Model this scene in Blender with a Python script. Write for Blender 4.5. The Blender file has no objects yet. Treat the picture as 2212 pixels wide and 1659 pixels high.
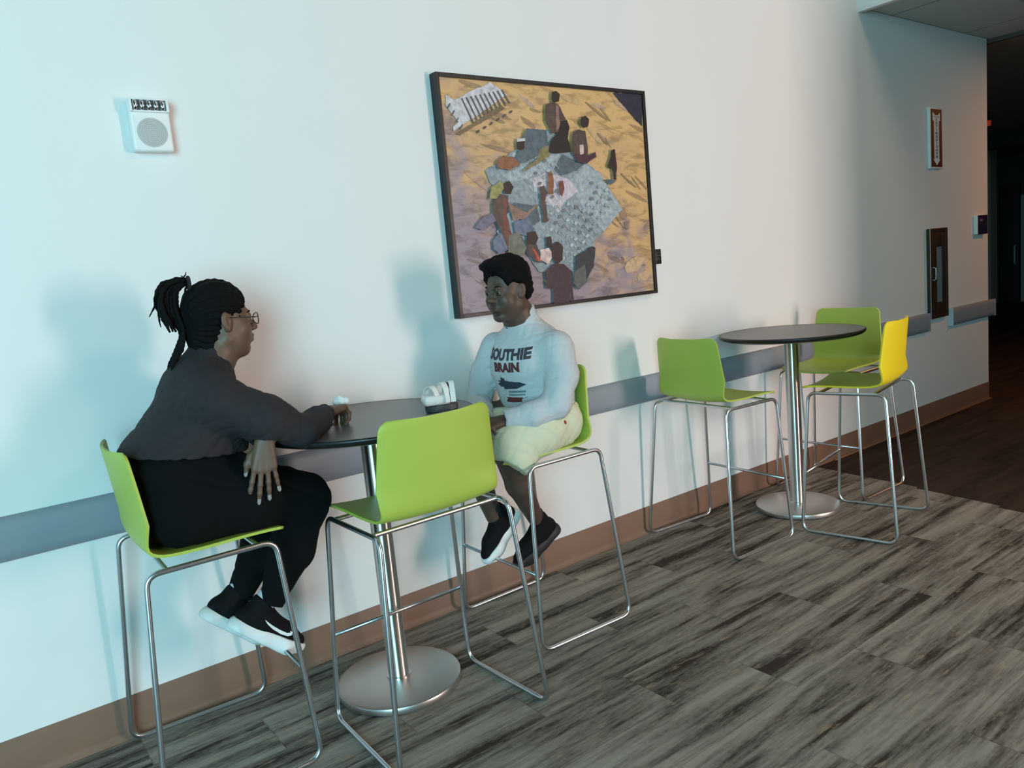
import bpy, bmesh, math, random
import numpy as np
from mathutils import Vector, Matrix, Euler
from mathutils.bvhtree import BVHTree

S = bpy.context.scene
COL = S.collection
PI = math.pi
random.seed(4)

# ------------------------------------------------------------------ camera
yaw, pitch, roll = math.radians(36.48739), math.radians(8.08534), math.radians(-5.38640)
f = Vector((math.sin(yaw)*math.cos(pitch), math.cos(yaw)*math.cos(pitch), -math.sin(pitch)))
r = f.cross(Vector((0, 0, 1))).normalized(); u = r.cross(f)
r2 = math.cos(roll)*r + math.sin(roll)*u; u2 = -math.sin(roll)*r + math.cos(roll)*u
cam_d = bpy.data.cameras.new('camera'); cam = bpy.data.objects.new('camera', cam_d); COL.objects.link(cam)
M = Matrix(((r2.x, u2.x, -f.x, 0), (r2.y, u2.y, -f.y, -3.00011), (r2.z, u2.z, -f.z, 1.533), (0, 0, 0, 1)))
cam.matrix_world = M
cam_d.sensor_width = 36; cam_d.lens = 1666.949/2212*36; cam_d.clip_start = 0.05
S.camera = cam

# ------------------------------------------------------------------ world, light, exposure
S.view_settings.view_transform = 'Standard'; S.view_settings.look = 'None'
S.view_settings.gamma = 1; S.view_settings.use_curve_mapping = False
S.view_settings.exposure = 0.19
w = bpy.data.worlds.new('world'); S.world = w; w.use_nodes = True
w.node_tree.nodes['Background'].inputs[0].default_value = (.55, .75, .9, 1)
w.node_tree.nodes['Background'].inputs[1].default_value = 0.01

def area(name, loc, target, sx, sz, power, color):
    d = bpy.data.lights.new(name, 'AREA'); d.shape = 'RECTANGLE'; d.size = sx; d.size_y = sz
    d.energy = power; d.color = color
    o = bpy.data.objects.new(name, d); COL.objects.link(o); o.location = loc
    o.rotation_euler = (Vector(target)-Vector(loc)).to_track_quat('-Z', 'Y').to_euler()
    return o
# daylight through the three windows of the front wall (y = -7)
area('daylight_sky_window', (-3.9, -6.93, 2.25), (-3.9, 0, 2.25), 3.6, 4.1, 590, (.42, .865, 1.0))
area('daylight_warm_window', (5.22, -6.93, 1.4), (5.22, 0, 1.4), .85, 2.4, 215, (1.0, .775, .72))
area('daylight_high_window', (4.0, -6.93, 5.6), (4.0, 0, 5.6), 1.3, 1.0, 68, (1.0, .70, .46))
area('corridor_downlight', (8.5, -1.5, 3.10), (8.5, -1.5, 0), .12, .12, 25, (1.0, .38, .12))

# ------------------------------------------------------------------ materials
def srgb(c):
    return tuple(((x/255)/12.92 if x/255 <= .04045 else ((x/255+.055)/1.055)**2.4) for x in c)
def mat(name, col, rough=.6, metal=0, noise=0, nscale=20, bump=0, bscale=200, spec=.5, stretch=None, coat=0):
    m = bpy.data.materials.new(name); m.use_nodes = True; nt = m.node_tree; b = nt.nodes['Principled BSDF']
    b.inputs['Base Color'].default_value = (*col, 1); b.inputs['Roughness'].default_value = rough
    b.inputs['Metallic'].default_value = metal; b.inputs['Specular IOR Level'].default_value = spec
    if coat: b.inputs['Coat Weight'].default_value = coat
    tc = nt.nodes.new('ShaderNodeTexCoord')
    src = tc.outputs['Object']
    if stretch:
        mp = nt.nodes.new('ShaderNodeMapping'); mp.inputs['Scale'].default_value = stretch
        nt.links.new(src, mp.inputs[0]); src = mp.outputs[0]
    n = nt.nodes.new('ShaderNodeTexNoise'); n.inputs['Scale'].default_value = nscale; n.inputs['Detail'].default_value = 4
    nt.links.new(src, n.inputs['Vector'])
    mx = nt.nodes.new('ShaderNodeMix'); mx.data_type = 'RGBA'
    k = noise if noise else .06
    mx.inputs['A'].default_value = (*[max(0, x*(1-k)) for x in col], 1)
    mx.inputs['B'].default_value = (*[x*(1+k) for x in col], 1)
    nt.links.new(n.outputs['Fac'], mx.inputs['Factor']); nt.links.new(mx.outputs['Result'], b.inputs['Base Color'])
    if bump:
        n2 = nt.nodes.new('ShaderNodeTexNoise'); n2.inputs['Scale'].default_value = bscale
        nt.links.new(src, n2.inputs['Vector'])
        bp = nt.nodes.new('ShaderNodeBump'); bp.inputs['Strength'].default_value = bump; bp.inputs['Distance'].default_value = .002
        nt.links.new(n2.outputs['Fac'], bp.inputs['Height']); nt.links.new(bp.outputs[0], b.inputs['Normal'])
    return m
WALL = mat('wall_paint', (.80, .79, .775), .7, noise=.02, nscale=3, bump=.08, bscale=90)
WALLMID = mat('taupe_wall_paint', (.30, .29, .27), .8)
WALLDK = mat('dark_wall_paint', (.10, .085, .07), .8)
BASEB = mat('brown_cove_base', srgb((128, 96, 78)), .55, noise=.12, nscale=9)
RAIL = mat('bumper_rail_vinyl', srgb((140, 148, 158)), .5, noise=.04, nscale=5)
RAILCAP = mat('rail_end_cap', srgb((190, 200, 205)), .5)
GREEN = mat('lime_shell_plastic', srgb((172, 190, 78)), .42, noise=.05, nscale=3, bump=.05, bscale=400)
YELLOW = mat('yellow_shell_plastic', srgb((236, 214, 40)), .42, noise=.05, nscale=3)
TUBE = mat('satin_chrome_tube', (.62, .66, .70), .28, 1)
STEEL = mat('brushed_steel', (.80, .80, .79), .18, 1, noise=.05, nscale=6)
_nt = STEEL.node_tree; _p = _nt.nodes['Principled BSDF']; _tg = _nt.nodes.new('ShaderNodeTangent'); _tg.direction_type = 'RADIAL'; _tg.axis = 'Z'
_nt.links.new(_tg.outputs[0], _p.inputs['Tangent']); _p.inputs['Anisotropic'].default_value = 1.0; _p.inputs['Anisotropic Rotation'].default_value = .25; _p.inputs['Roughness'].default_value = .34
STEELB = mat('brushed_steel_base', (.58, .57, .55), .38, 1, noise=.1, nscale=6)
TABLETOP = mat('grey_laminate', srgb((108, 101, 100)), .34, noise=.12, nscale=160)
TABEDGE = mat('black_table_edge', (.012, .012, .012), .35)
BLACK = mat('black_frame', (.012, .012, .013), .4)
WHITEP = mat('white_plastic', (.82, .82, .80), .4)
GREYP = mat('grey_grille', (.50, .50, .49), .5)
DARKGREY = mat('dark_grey_plastic', (.05, .055, .06), .5)
CHROME = mat('clear_strobe_lens', (.75, .77, .8), .12, 1)
CEIL = None

def floor_mat(name, dark, light, warm, period=(1.0, .25)):
    m = bpy.data.materials.new(name); m.use_nodes = True; nt = m.node_tree; N = nt.nodes; L = nt.links
    b = N['Principled BSDF']; b.inputs['Roughness'].default_value = .9; b.inputs['Specular IOR Level'].default_value = .25
    tc = N.new('ShaderNodeTexCoord'); sp = N.new('ShaderNodeSeparateXYZ'); L.new(tc.outputs['Object'], sp.inputs[0])
    def mt(op, a, bb=None, c=None):
        n = N.new('ShaderNodeMath'); n.operation = op
        for i, x in enumerate((a, bb, c)):
            if x is None: continue
            if isinstance(x, (int, float)): n.inputs[i].default_value = x
            else: L.new(x, n.inputs[i])
        return n.outputs[0]
    row = mt('FLOOR', mt('DIVIDE', sp.outputs['Y'], period[1]))
    xs = mt('MULTIPLY_ADD', row, .373, mt('DIVIDE', sp.outputs['X'], period[0]))
    colm = mt('FLOOR', xs)
    cb = N.new('ShaderNodeCombineXYZ'); L.new(row, cb.inputs[0]); L.new(colm, cb.inputs[1])
    wn = N.new('ShaderNodeTexWhiteNoise'); L.new(cb.outputs[0], wn.inputs['Vector'])
    sc = N.new('ShaderNodeVectorMath'); sc.operation = 'SCALE'; L.new(wn.outputs['Color'], sc.inputs[0]); sc.inputs['Scale'].default_value = 13
    def streak(sx, sy, scale, det, rough):
        mp = N.new('ShaderNodeMapping'); mp.inputs['Scale'].default_value = (sx, sy, 1); L.new(tc.outputs['Object'], mp.inputs[0])
        ad = N.new('ShaderNodeVectorMath'); ad.operation = 'ADD'; L.new(mp.outputs[0], ad.inputs[0]); L.new(sc.outputs[0], ad.inputs[1])
        n = N.new('ShaderNodeTexNoise'); n.inputs['Scale'].default_value = scale; n.inputs['Detail'].default_value = det
        n.inputs['Roughness'].default_value = rough; n.inputs['Distortion'].default_value = .3
        L.new(ad.outputs[0], n.inputs['Vector']); return n.outputs['Fac']
    s1 = streak(.75, 7, 1.5, 5, .6); s2 = streak(2.4, 30, 1.5, 4, .65); s3 = streak(14, 30, 2.5, 3, .6)
    t = mt('ADD', mt('MULTIPLY', s1, .62), mt('ADD', mt('MULTIPLY', s2, .28), mt('MULTIPLY', s3, .10)))
    t = mt('ADD', t, mt('MULTIPLY', mt('SUBTRACT', wn.outputs['Value'], .5), .05))
    rp = N.new('ShaderNodeValToRGB'); L.new(t, rp.inputs[0])
    e = rp.color_ramp.elements
    e[0].position = .40; e[0].color = (*dark, 1); e[1].position = .66; e[1].color = (*light, 1)
    q = e.new(.485); q.color = (*[a*.55+bb*.45 for a, bb in zip(dark, light)], 1)
    q = e.new(.555); q.color = (*[a*.25+bb*.75 for a, bb in zip(dark, light)], 1)
    # warm flecks
    w1 = streak(5, 26, 2.0, 3, .6)
    fr = N.new('ShaderNodeMapRange'); L.new(w1, fr.inputs[0]); fr.inputs[1].default_value = .60; fr.inputs[2].default_value = .72; fr.inputs[4].default_value = .5
    mx = N.new('ShaderNodeMix'); mx.data_type = 'RGBA'; L.new(fr.outputs[0], mx.inputs['Factor']); L.new(rp.outputs[0], mx.inputs['A']); mx.inputs['B'].default_value = (*warm, 1)
    # seams
    fy = mt('FRACT', mt('DIVIDE', sp.outputs['Y'], period[1])); fx = mt('FRACT', xs)
    seam = mt('MAXIMUM', mt('LESS_THAN', fy, .012), mt('LESS_THAN', fx, .004))
    mm = N.new('ShaderNodeMix'); mm.data_type = 'RGBA'; L.new(mt('MULTIPLY', seam, .35), mm.inputs['Factor']); L.new(mx.outputs['Result'], mm.inputs['A']); mm.inputs['B'].default_value = (*[x*.6 for x in dark], 1)
    L.new(mm.outputs['Result'], b.inputs['Base Color'])
    nz = N.new('ShaderNodeTexNoise'); nz.inputs['Scale'].default_value = 500; L.new(tc.outputs['Object'], nz.inputs['Vector'])
    bp = N.new('ShaderNodeBump'); bp.inputs['Strength'].default_value = .35; bp.inputs['Distance'].default_value = .003
    L.new(nz.outputs['Fac'], bp.inputs['Height']); L.new(bp.outputs[0], b.inputs['Normal'])
    return m
FLOOR = floor_mat('plank_carpet', srgb((60, 51, 46)), srgb((172, 164, 153)), srgb((182, 160, 130)))
FLOORDK = floor_mat('dark_carpet', srgb((40, 28, 22)), srgb((70, 54, 44)), srgb((80, 56, 42)))
def ceil_mat():
    m = mat('ceiling_tile', (.62, .63, .60), .8, noise=.05, nscale=60)
    nt = m.node_tree; b = nt.nodes['Principled BSDF']; lk = [l for l in nt.links if l.to_socket == b.inputs['Base Color']][0]; src = lk.from_socket
    br = nt.nodes.new('ShaderNodeTexBrick'); tc = nt.nodes.new('ShaderNodeTexCoord')
    nt.links.new(tc.outputs['Object'], br.inputs['Vector'])
    br.offset = 0; br.inputs['Scale'].default_value = 1; br.inputs['Brick Width'].default_value = 1.2; br.inputs['Row Height'].default_value = .61
    br.inputs['Mortar Size'].default_value = .012; br.inputs['Color1'].default_value = br.inputs['Color2'].default_value = (1, 1, 1, 1); br.inputs['Mortar'].default_value = (.55, .55, .55, 1)
    mx = nt.nodes.new('ShaderNodeMix'); mx.data_type = 'RGBA'; mx.blend_type = 'MULTIPLY'; mx.inputs['Factor'].default_value = 1
    nt.links.new(src, mx.inputs['A']); nt.links.new(br.outputs['Color'], mx.inputs['B']); nt.links.new(mx.outputs['Result'], b.inputs['Base Color'])
    return m
CEIL = ceil_mat()

# ------------------------------------------------------------------ object helpers
def link(name, me, m=None, parent=None, smooth=False, auto=None):
    o = bpy.data.objects.new(name, me); COL.objects.link(o)
    if m is not None:
        for x in (m if isinstance(m, (list, tuple)) else [m]): me.materials.append(x)
    if smooth:
        me.polygons.foreach_set('use_smooth', [True]*len(me.polygons))
        if auto is not None: me.set_sharp_from_angle(angle=math.radians(auto))
    if parent is not None: o.parent = parent
    return o
def bobj(name, bm, m, parent=None, smooth=True, auto=40):
    bmesh.ops.recalc_face_normals(bm, faces=bm.faces)
    me = bpy.data.meshes.new(name); bm.to_mesh(me); bm.free()
    return link(name, me, m, parent, smooth, auto)
def thing(name, label, cat, loc=(0, 0, 0), rz=0, group=None):
    o = bpy.data.objects.new(name, None); COL.objects.link(o); o.empty_display_size = .1
    o.location = loc; o.rotation_euler = (0, 0, rz); return tag(o, label, cat, group)
def tag(o, label, cat, group=None):
    o['label'] = label; o['category'] = cat
    if group: o['group'] = group
    return o
def struct(o): o['kind'] = 'structure'; return o
def box(bm, x0, x1, y0, y1, z0, z1, bev=0, mi=0, segs=2):
    vs = [bm.verts.new(p) for p in ((x0, y0, z0), (x1, y0, z0), (x1, y1, z0), (x0, y1, z0), (x0, y0, z1), (x1, y0, z1), (x1, y1, z1), (x0, y1, z1))]
    fs = [bm.faces.new([vs[i] for i in q]) for q in ((0, 3, 2, 1), (4, 5, 6, 7), (0, 1, 5, 4), (1, 2, 6, 5), (2, 3, 7, 6), (3, 0, 4, 7))]
    for x in fs: x.material_index = mi
    if bev:
        es = list({e for q in fs for e in q.edges})
        g = bmesh.ops.bevel(bm, geom=es, offset=bev, segments=segs, affect='EDGES', profile=.5)
        for x in g['faces']: x.material_index = mi
    return bm
def boxo(name, x0, x1, y0, y1, z0, z1, m, parent=None, bev=0):
    return bobj(name, box(bmesh.new(), x0, x1, y0, y1, z0, z1, bev), m, parent)
def tube(bm, pts, rad, n=12, closed=False, caps=True):
    pts = [Vector(p) for p in pts]; N = len(pts); rings = []; up = None
    rads = rad if isinstance(rad, (list, tuple)) else [rad]*N
    for i, p in enumerate(pts):
        a = pts[i-1] if (i > 0 or closed) else p; b = pts[(i+1) % N] if (i < N-1 or closed) else p
        t = (b-a).normalized()
        if up is None: up = t.orthogonal().normalized()
        up = (up - t*up.dot(t)).normalized(); v = t.cross(up)
        rings.append([bm.verts.new(p + (up*math.cos(q*2*PI/n) + v*math.sin(q*2*PI/n))*rads[i]) for q in range(n)])
    m = N if closed else N-1
    for i in range(m):
        A, B = rings[i], rings[(i+1) % N]
        off = 0
        if closed and i == N-1:
            off = min(range(n), key=lambda k: (A[0].co-B[k].co).length)
        for q in range(n): bm.faces.new((A[q], A[(q+1) % n], B[(q+1+off) % n], B[(q+off) % n]))
    if not closed and caps:
        bm.faces.new(rings[0][::-1]); bm.faces.new(rings[-1])
    return bm
def roundpath(pts, rad, closed=False, n=6):
    pts = [Vector(p) for p in pts]; out = []; N = len(pts)
    for i, p in enumerate(pts):
        if not closed and i in (0, N-1): out.append(p); continue
        a = (pts[i-1]-p); b = (pts[(i+1) % N]-p); R = rad if not isinstance(rad, (list, tuple)) else rad[i]
        la, lb = a.length, b.length; a.normalize(); b.normalize(); ang = a.angle(b)
        d = min(R/math.tan(ang/2), la*.45, lb*.45)
        p0 = p+a*d; p1 = p+b*d
        for k in range(n+1):
            t = k/n; out.append(p0*(1-t)**2 + p*2*t*(1-t) + p1*t*t)
    return out
def lathe(bm, prof, n=64, c=(0, 0), mi=0):
    rings = []
    for (R, z) in prof:
        if R < 1e-6: rings.append([bm.verts.new((c[0], c[1], z))])
        else: rings.append([bm.verts.new((c[0]+R*math.cos(k*2*PI/n), c[1]+R*math.sin(k*2*PI/n), z)) for k in range(n)])
    for A, B in zip(rings, rings[1:]):
        for k in range(n):
            k2 = (k+1) % n
            if len(A) == 1: fc = bm.faces.new((A[0], B[k], B[k2]))
            elif len(B) == 1: fc = bm.faces.new((A[k], A[k2], B[0]))
            else: fc = bm.faces.new((A[k], A[k2], B[k2], B[k]))
            fc.material_index = mi
    return bm
def text_mesh(txt, size, ext=.0008, bold=.0):
    cu = bpy.data.curves.new('t', 'FONT'); cu.body = txt; cu.size = size; cu.extrude = ext; cu.align_x = 'CENTER'; cu.align_y = 'CENTER'; cu.offset = bold; cu.resolution_u = 3
    o = bpy.data.objects.new('t', cu); COL.objects.link(o)
    dg = bpy.context.evaluated_depsgraph_get(); me = bpy.data.meshes.new_from_object(o.evaluated_get(dg))
    bpy.data.objects.remove(o); bpy.data.curves.remove(cu)
    return me
def add_mesh(bm, me, M4, mi=0):
    b2 = bmesh.new(); b2.from_mesh(me); b2.transform(M4)
    for x in b2.faces: x.material_index = mi
    t = bpy.data.meshes.new('t'); b2.to_mesh(t); b2.free()
    n0 = len(bm.faces); bm.from_mesh(t); bpy.data.meshes.remove(t)
    bm.faces.ensure_lookup_table()
    for x in bm.faces[n0:]: x.material_index = mi
    return bm
def copy_tree(o, parent=None):
    c = o.copy(); COL.objects.link(c)
    if parent is not None: c.parent = parent
    for ch in [x for x in o.children]: copy_tree(ch, c)
    return c

# ------------------------------------------------------------------ the room
XE = 7.635; ZS = 3.150; XS = 5.547; ZH = 6.6; YF = -7.0; XL = -6.0; YC = -3.45
struct(boxo('wall_back', XL, XE, 0, .18, 0, ZH+.1, WALL))
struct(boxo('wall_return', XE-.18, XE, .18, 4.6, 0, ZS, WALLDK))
struct(boxo('wall_left', XL-.18, XL, YF, .18, 0, ZH+.1, WALLMID))
def wall_with_holes(name, x0, x1, y0, y1, z0, z1, holes, m):
    bm = bmesh.new(); xs = sorted({x0, x1, *[h[0] for h in holes], *[h[1] for h in holes]})
    for a, b in zip(xs, xs[1:]):
        hs = sorted([h for h in holes if h[0] <= a and h[1] >= b], key=lambda h: h[2]); z = z0
        for h in hs:
            if h[2] > z: box(bm, a, b, y0, y1, z, h[2])
            z = h[3]
        if z < z1: box(bm, a, b, y0, y1, z, z1)
    bmesh.ops.remove_doubles(bm, verts=bm.verts, dist=1e-5)
    return bobj(name, bm, m)
struct(wall_with_holes('wall_front', XL, 6.3, YF-.18, YF, 0, ZH+.1, [(-5.75, -2.05, .15, 4.35), (4.75, 5.69, .15, 2.65), (3.3, 4.6, 5.05, 6.15)], WALLDK))
GLASS = bpy.data.materials.new('window_glass'); GLASS.use_nodes = True
_b = GLASS.node_tree.nodes['Principled BSDF']; _b.inputs['Transmission Weight'].default_value = 1; _b.inputs['Roughness'].default_value = .02; _b.inputs['Base Color'].default_value = (.85, .93, .95, 1)
for i, (x0, x1, z0, z1) in enumerate([(-5.75, -2.05, .15, 4.35), (4.75, 5.69, .15, 2.65), (3.3, 4.6, 5.05, 6.15)]):
    bm = bmesh.new(); t = .05
    for q in ((x0, x0+t, z0, z1), (x1-t, x1, z0, z1), (x0+t, x1-t, z0, z0+t), (x0+t, x1-t, z1-t, z1)): box(bm, q[0], q[1], YF-.14, YF-.06, q[2], q[3])
    wf = struct(bobj('window_%d' % (i+1), bm, BLACK))
    p = boxo('pane', x0+t, x1-t, YF-.105, YF-.095, z0+t, z1-t, GLASS, wf)
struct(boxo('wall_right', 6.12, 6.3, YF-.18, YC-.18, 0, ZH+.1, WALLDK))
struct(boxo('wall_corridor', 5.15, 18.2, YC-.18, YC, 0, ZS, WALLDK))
# floor in two carpets
def poly_slab(name, pts, z0, z1, m):
    bm = bmesh.new(); A = [bm.verts.new((x, y, z0)) for x, y in pts]; B = [bm.verts.new((x, y, z1)) for x, y in pts]
    bm.faces.new(B); bm.faces.new(A[::-1]); n = len(pts)
    for i in range(n): bm.faces.new((A[i], A[(i+1) % n], B[(i+1) % n], B[i]))
    return bobj(name, bm, m, smooth=False)
edge = [(4.80, .18), (4.76, -.25), (4.75, -.25), (4.70, -.75), (4.67, -.75), (4.60, -1.25), (4.56, -1.25), (4.50, -2.0), (4.3, -3.45), (4.3, YF-.18)]
struct(poly_slab('floor', [(XL-.18, YF-.18)] + [edge[-1]] + edge[::-1][1:] + [(XL-.18, .18)], -.1, 0, FLOOR))
struct(poly_slab('floor_corridor', [edge[-1], (18.4, YF-.18), (18.4, 4.8), (XE-.18, 4.8), (XE-.18, .18)] + edge[:-1], -.1, 0, FLOORDK))
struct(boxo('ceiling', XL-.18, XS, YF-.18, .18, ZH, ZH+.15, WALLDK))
struct(boxo('ceiling_soffit', XS+.03, XE+.06, YF-.18, .0, ZS, ZS+.12, CEIL))
struct(boxo('ceiling_corridor', XE+.06, 18.4, YF-.18, 4.8, ZS-.02, ZS+.12, mat('corridor_ceiling_paint', (.42, .36, .30), .8)))
struct(boxo('wall_fascia', XS, XS+.03, YF, .0, ZS-.005, ZH, WALL))
bm = bmesh.new(); box(bm, XS-.012, XS+.045, YF, -.001, ZS-.03, ZS-.005, .003); struct(bobj('trim_1', bm, WALL))
bm = bmesh.new(); box(bm, XE+.03, XE+.07, YC, .3, ZS-.035, ZS-.0, .003); struct(bobj('trim_2', bm, WALLDK))
# far end of the corridor
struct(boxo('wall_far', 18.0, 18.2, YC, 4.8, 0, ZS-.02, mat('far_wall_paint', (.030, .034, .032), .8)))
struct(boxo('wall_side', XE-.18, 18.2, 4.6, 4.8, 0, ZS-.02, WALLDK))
struct(boxo('wall_pier', 17.4, 17.7, 3.78, 4.4, 0, ZS-.02, mat('pier_paint', (.30, .27, .22), .8)))
PALE = mat('pale_corridor_panel', (.30, .36, .34), .7)
struct(boxo('trim_3', 17.9, 18.0, 2.3, 3.42, 0, 2.15, PALE))
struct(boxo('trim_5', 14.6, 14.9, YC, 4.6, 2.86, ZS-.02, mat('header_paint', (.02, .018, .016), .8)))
# baseboards
def cove(name, x0, x1, y, sgn=-1):
    bm = bmesh.new(); pr = [(0, 0), (.016, 0), (.012, .006), (.006, .016), (.004, .03), (.004, .150), (.002, .154), (0, .154)]
    A = [bm.verts.new((x0, y+sgn*a, z)) for a, z in pr]; B = [bm.verts.new((x1, y+sgn*a, z)) for a, z in pr]
    n = len(pr)
    for i in range(n): bm.faces.new((A[i], A[(i+1) % n], B[(i+1) % n], B[i]))
    bm.faces.new(A[::-1]); bm.faces.new(B)
    return struct(bobj(name, bm, BASEB))
cove('baseboard_back', XL, XE, -.0005)
bm = bmesh.new(); box(bm, 5.0, XE, -.030, -.017, .0, .010, .002); struct(bobj('trim_4', bm, mat('carpet_edge_strip', srgb((150, 110, 80)), .5)))

# ------------------------------------------------------------------ wall bumper rails
def rail(x0, x1, label, wrap=False):
    t = thing('bumper_rail', label, 'wall rail', (x0, 0, .755))
    L = x1-x0; h = .148; pr = [(-.001, 0), (-.014, .0), (-.026, .010), (-.031, .035), (-.032, h/2), (-.031, h-.035), (-.026, h-.010), (-.014, h), (-.001, h)]
    bm = bmesh.new(); A = [bm.verts.new((.012, a, z)) for a, z in pr]; B = [bm.verts.new((L-.012, a, z)) for a, z in pr]; n = len(pr)
    for i in range(n): bm.faces.new((A[i], A[(i+1) % n], B[(i+1) % n], B[i]))
    bm.faces.new(A[::-1]); bm.faces.new(B)
    bobj('rail_cover', bm, RAIL, t)
    for s in (0, 1):
        bm = bmesh.new(); x = .0 if s == 0 else L-.012
        box(bm, x, x+.012, -.034, -.0, -.001, h+.001, .003); bobj('end_cap', bm, RAILCAP if s == 0 else RAIL, t)
    return t
rail(XL+.05, 6.465, 'long grey bumper rail running along the wall behind both bar tables')
rail(6.86, XE+.080, 'short grey bumper rail piece at the wall corner, right of the extinguisher cabinet')

# ------------------------------------------------------------------ bar stools
def shell_mesh():
    # profile in x,z : seat front -> seat -> curve -> back top
    ctrl = [(.235, .771), (.215, .780), (.12, .7835), (.0, .782), (-.10, .784), (-.150, .792), (-.178, .812), (-.190, .845), (-.200, .93), (-.211, 1.03), (-.222, 1.118)]
    P = []
    n = len(ctrl)
    for i in range(n-1):
        p0, p1, p2, p3 = ctrl[max(0, i-1)], ctrl[i], ctrl[i+1], ctrl[min(n-1, i+2)]
        K = 6
        for k in range(K):
            t = k/K
            P.append(tuple(.5*((2*p1[j]) + (p2[j]-p0[j])*t + (2*p0[j]-5*p1[j]+4*p2[j]-p3[j])*t*t + (3*p1[j]-p0[j]-3*p2[j]+p3[j])*t**3) for j in (0, 1)))
    P.append(ctrl[-1])
    s = [0]
    for a, b in zip(P, P[1:]): s.append(s[-1]+math.dist(a, b))
    Lt = s[-1]
    # denser at both ends
    def at(q):
        for i in range(len(P)-1):
            if s[i+1] >= q: t = (q-s[i])/(s[i+1]-s[i]+1e-9); return (P[i][0]*(1-t)+P[i+1][0]*t, P[i][1]*(1-t)+P[i+1][1]*t)
        return P[-1]
    R = .03
    qs = [R*(1-math.cos(a*PI/2/6)) for a in range(7)]
    qs = qs + list(np.linspace(R, Lt-R, 40)[1:-1]) + [Lt-x for x in qs[::-1]]
    bm = bmesh.new(); rows = []; NC = 17
    for q in qs:
        x, z = at(q); back = min(1, max(0, (z-.80)/.1)); up = min(1, max(0, (z-.80)/.32))
        wd = .222 + .016*back*(1-up) - .016*up
        d = min(q, Lt-q)
        if d < R: wd -= R - math.sqrt(max(0, R*R-(R-d)**2))
        row = []
        for k in range(NC):
            v = -1+2*k/(NC-1); yy = v*wd
            ed = abs(v)**2.2
            xx = x + back*.030*ed; zz = z + (1-back)*(.010*ed - .004*(1-v*v))
            if z < .80 and x > .19: zz -= 0
            row.append(bm.verts.new((xx, yy, zz)))
        rows.append(row)
    for A, B in zip(rows, rows[1:]):
        for k in range(NC-1): bm.faces.new((A[k], A[k+1], B[k+1], B[k]))
    bmesh.ops.recalc_face_normals(bm, faces=bm.faces)
    me = bpy.data.meshes.new('seat_shell'); bm.to_mesh(me); bm.free(); return me
SHELL = shell_mesh()
def make_stool(label, mshell=None):
    t = thing('bar_stool', label, 'stool')
    sh = link('seat_shell', SHELL, GREEN if not len(SHELL.materials) else None, t, True)
    md = sh.modifiers.new('thickness', 'SOLIDIFY'); md.thickness = .009; md.offset = 0
    md = sh.modifiers.new('soft_edge', 'BEVEL'); md.width = .003; md.segments = 2; md.limit_method = 'ANGLE'
    for s in (-1, 1):
        pts = [(.187, s*.249, .7615), (.229, s*.290, .009), (-.256, s*.303, .009), (-.198, s*.249, .7615)]
        bm = bmesh.new(); tube(bm, roundpath(pts, [.045, .05, .05, .045], True, 7), .0088, 12, True)
        bobj('side_frame', bm, TUBE, t, auto=None)
    for x in (.13, -.14):
        bm = bmesh.new(); tube(bm, [(x, -.249, .7615), (x, -.235, .7625), (x, .235, .7625), (x, .249, .7615)], .008, 10); bobj('cross_bar', bm, TUBE, t, auto=None)
    fz = .325; k = (.7615-fz)/(.7615-.009); fx = .187+(.229-.187)*k; fy = .249+(.290-.249)*k
    bm = bmesh.new(); tube(bm, [(fx, -fy+.002, fz), (fx, fy-.002, fz)], .0075, 10); bobj('footrest', bm, TUBE, t, auto=None)
    return t
G = 'lime shell bar stools around the bar tables'
st0 = make_stool('lime green bar stool under the seated woman in black, back toward the left picture edge')
ST = [
 (0.594, -0.352, -0.029, 'lime green bar stool under the seated woman in black, back toward the left picture edge'),
 (1.245, -0.694, 1.579, 'empty lime green bar stool nearest the camera, its back turned to the viewer'),
 (2.005, -0.358, 3.131, 'lime green bar stool under the man in the grey sweatshirt'),
 (3.299, -0.353, -0.067, 'empty green bar stool on the left side of the far bar table'),
 (4.465, -0.354, -3.12, 'empty green bar stool beyond the far bar table, partly behind its top and pole'),
 (3.945, -0.813, 1.774, 'bar stool with bright yellow back in front of the far bar table'),
]
stools = []
for i, (x, y, a, lab) in enumerate(ST):
    o = st0 if i == 0 else copy_tree(st0)
    o.location = (x, y, 0); o.rotation_euler = (0, 0, a); o['label'] = lab; o['group'] = G; stools.append(o)
for ch in stools[5].children:
    if ch.name.startswith('seat_shell'):
        ch.data = ch.data.copy(); ch.data.materials.clear(); ch.data.materials.append(YELLOW); ch.data.materials.append(GREEN); ch['label'] = 'moulded shell, bright yellow outside and green inside'
        nz = np.mean([p.normal.z for p in ch.data.polygons if p.center.z < .79])   # which way the seat faces point
        ch.modifiers['thickness'].material_offset = 0
        if nz > 0: ch.data.polygons.foreach_set('material_index', [1]*len(ch.data.polygons)); ch.modifiers['thickness'].material_offset = -1
        else: ch.modifiers['thickness'].material_offset = 1

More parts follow.
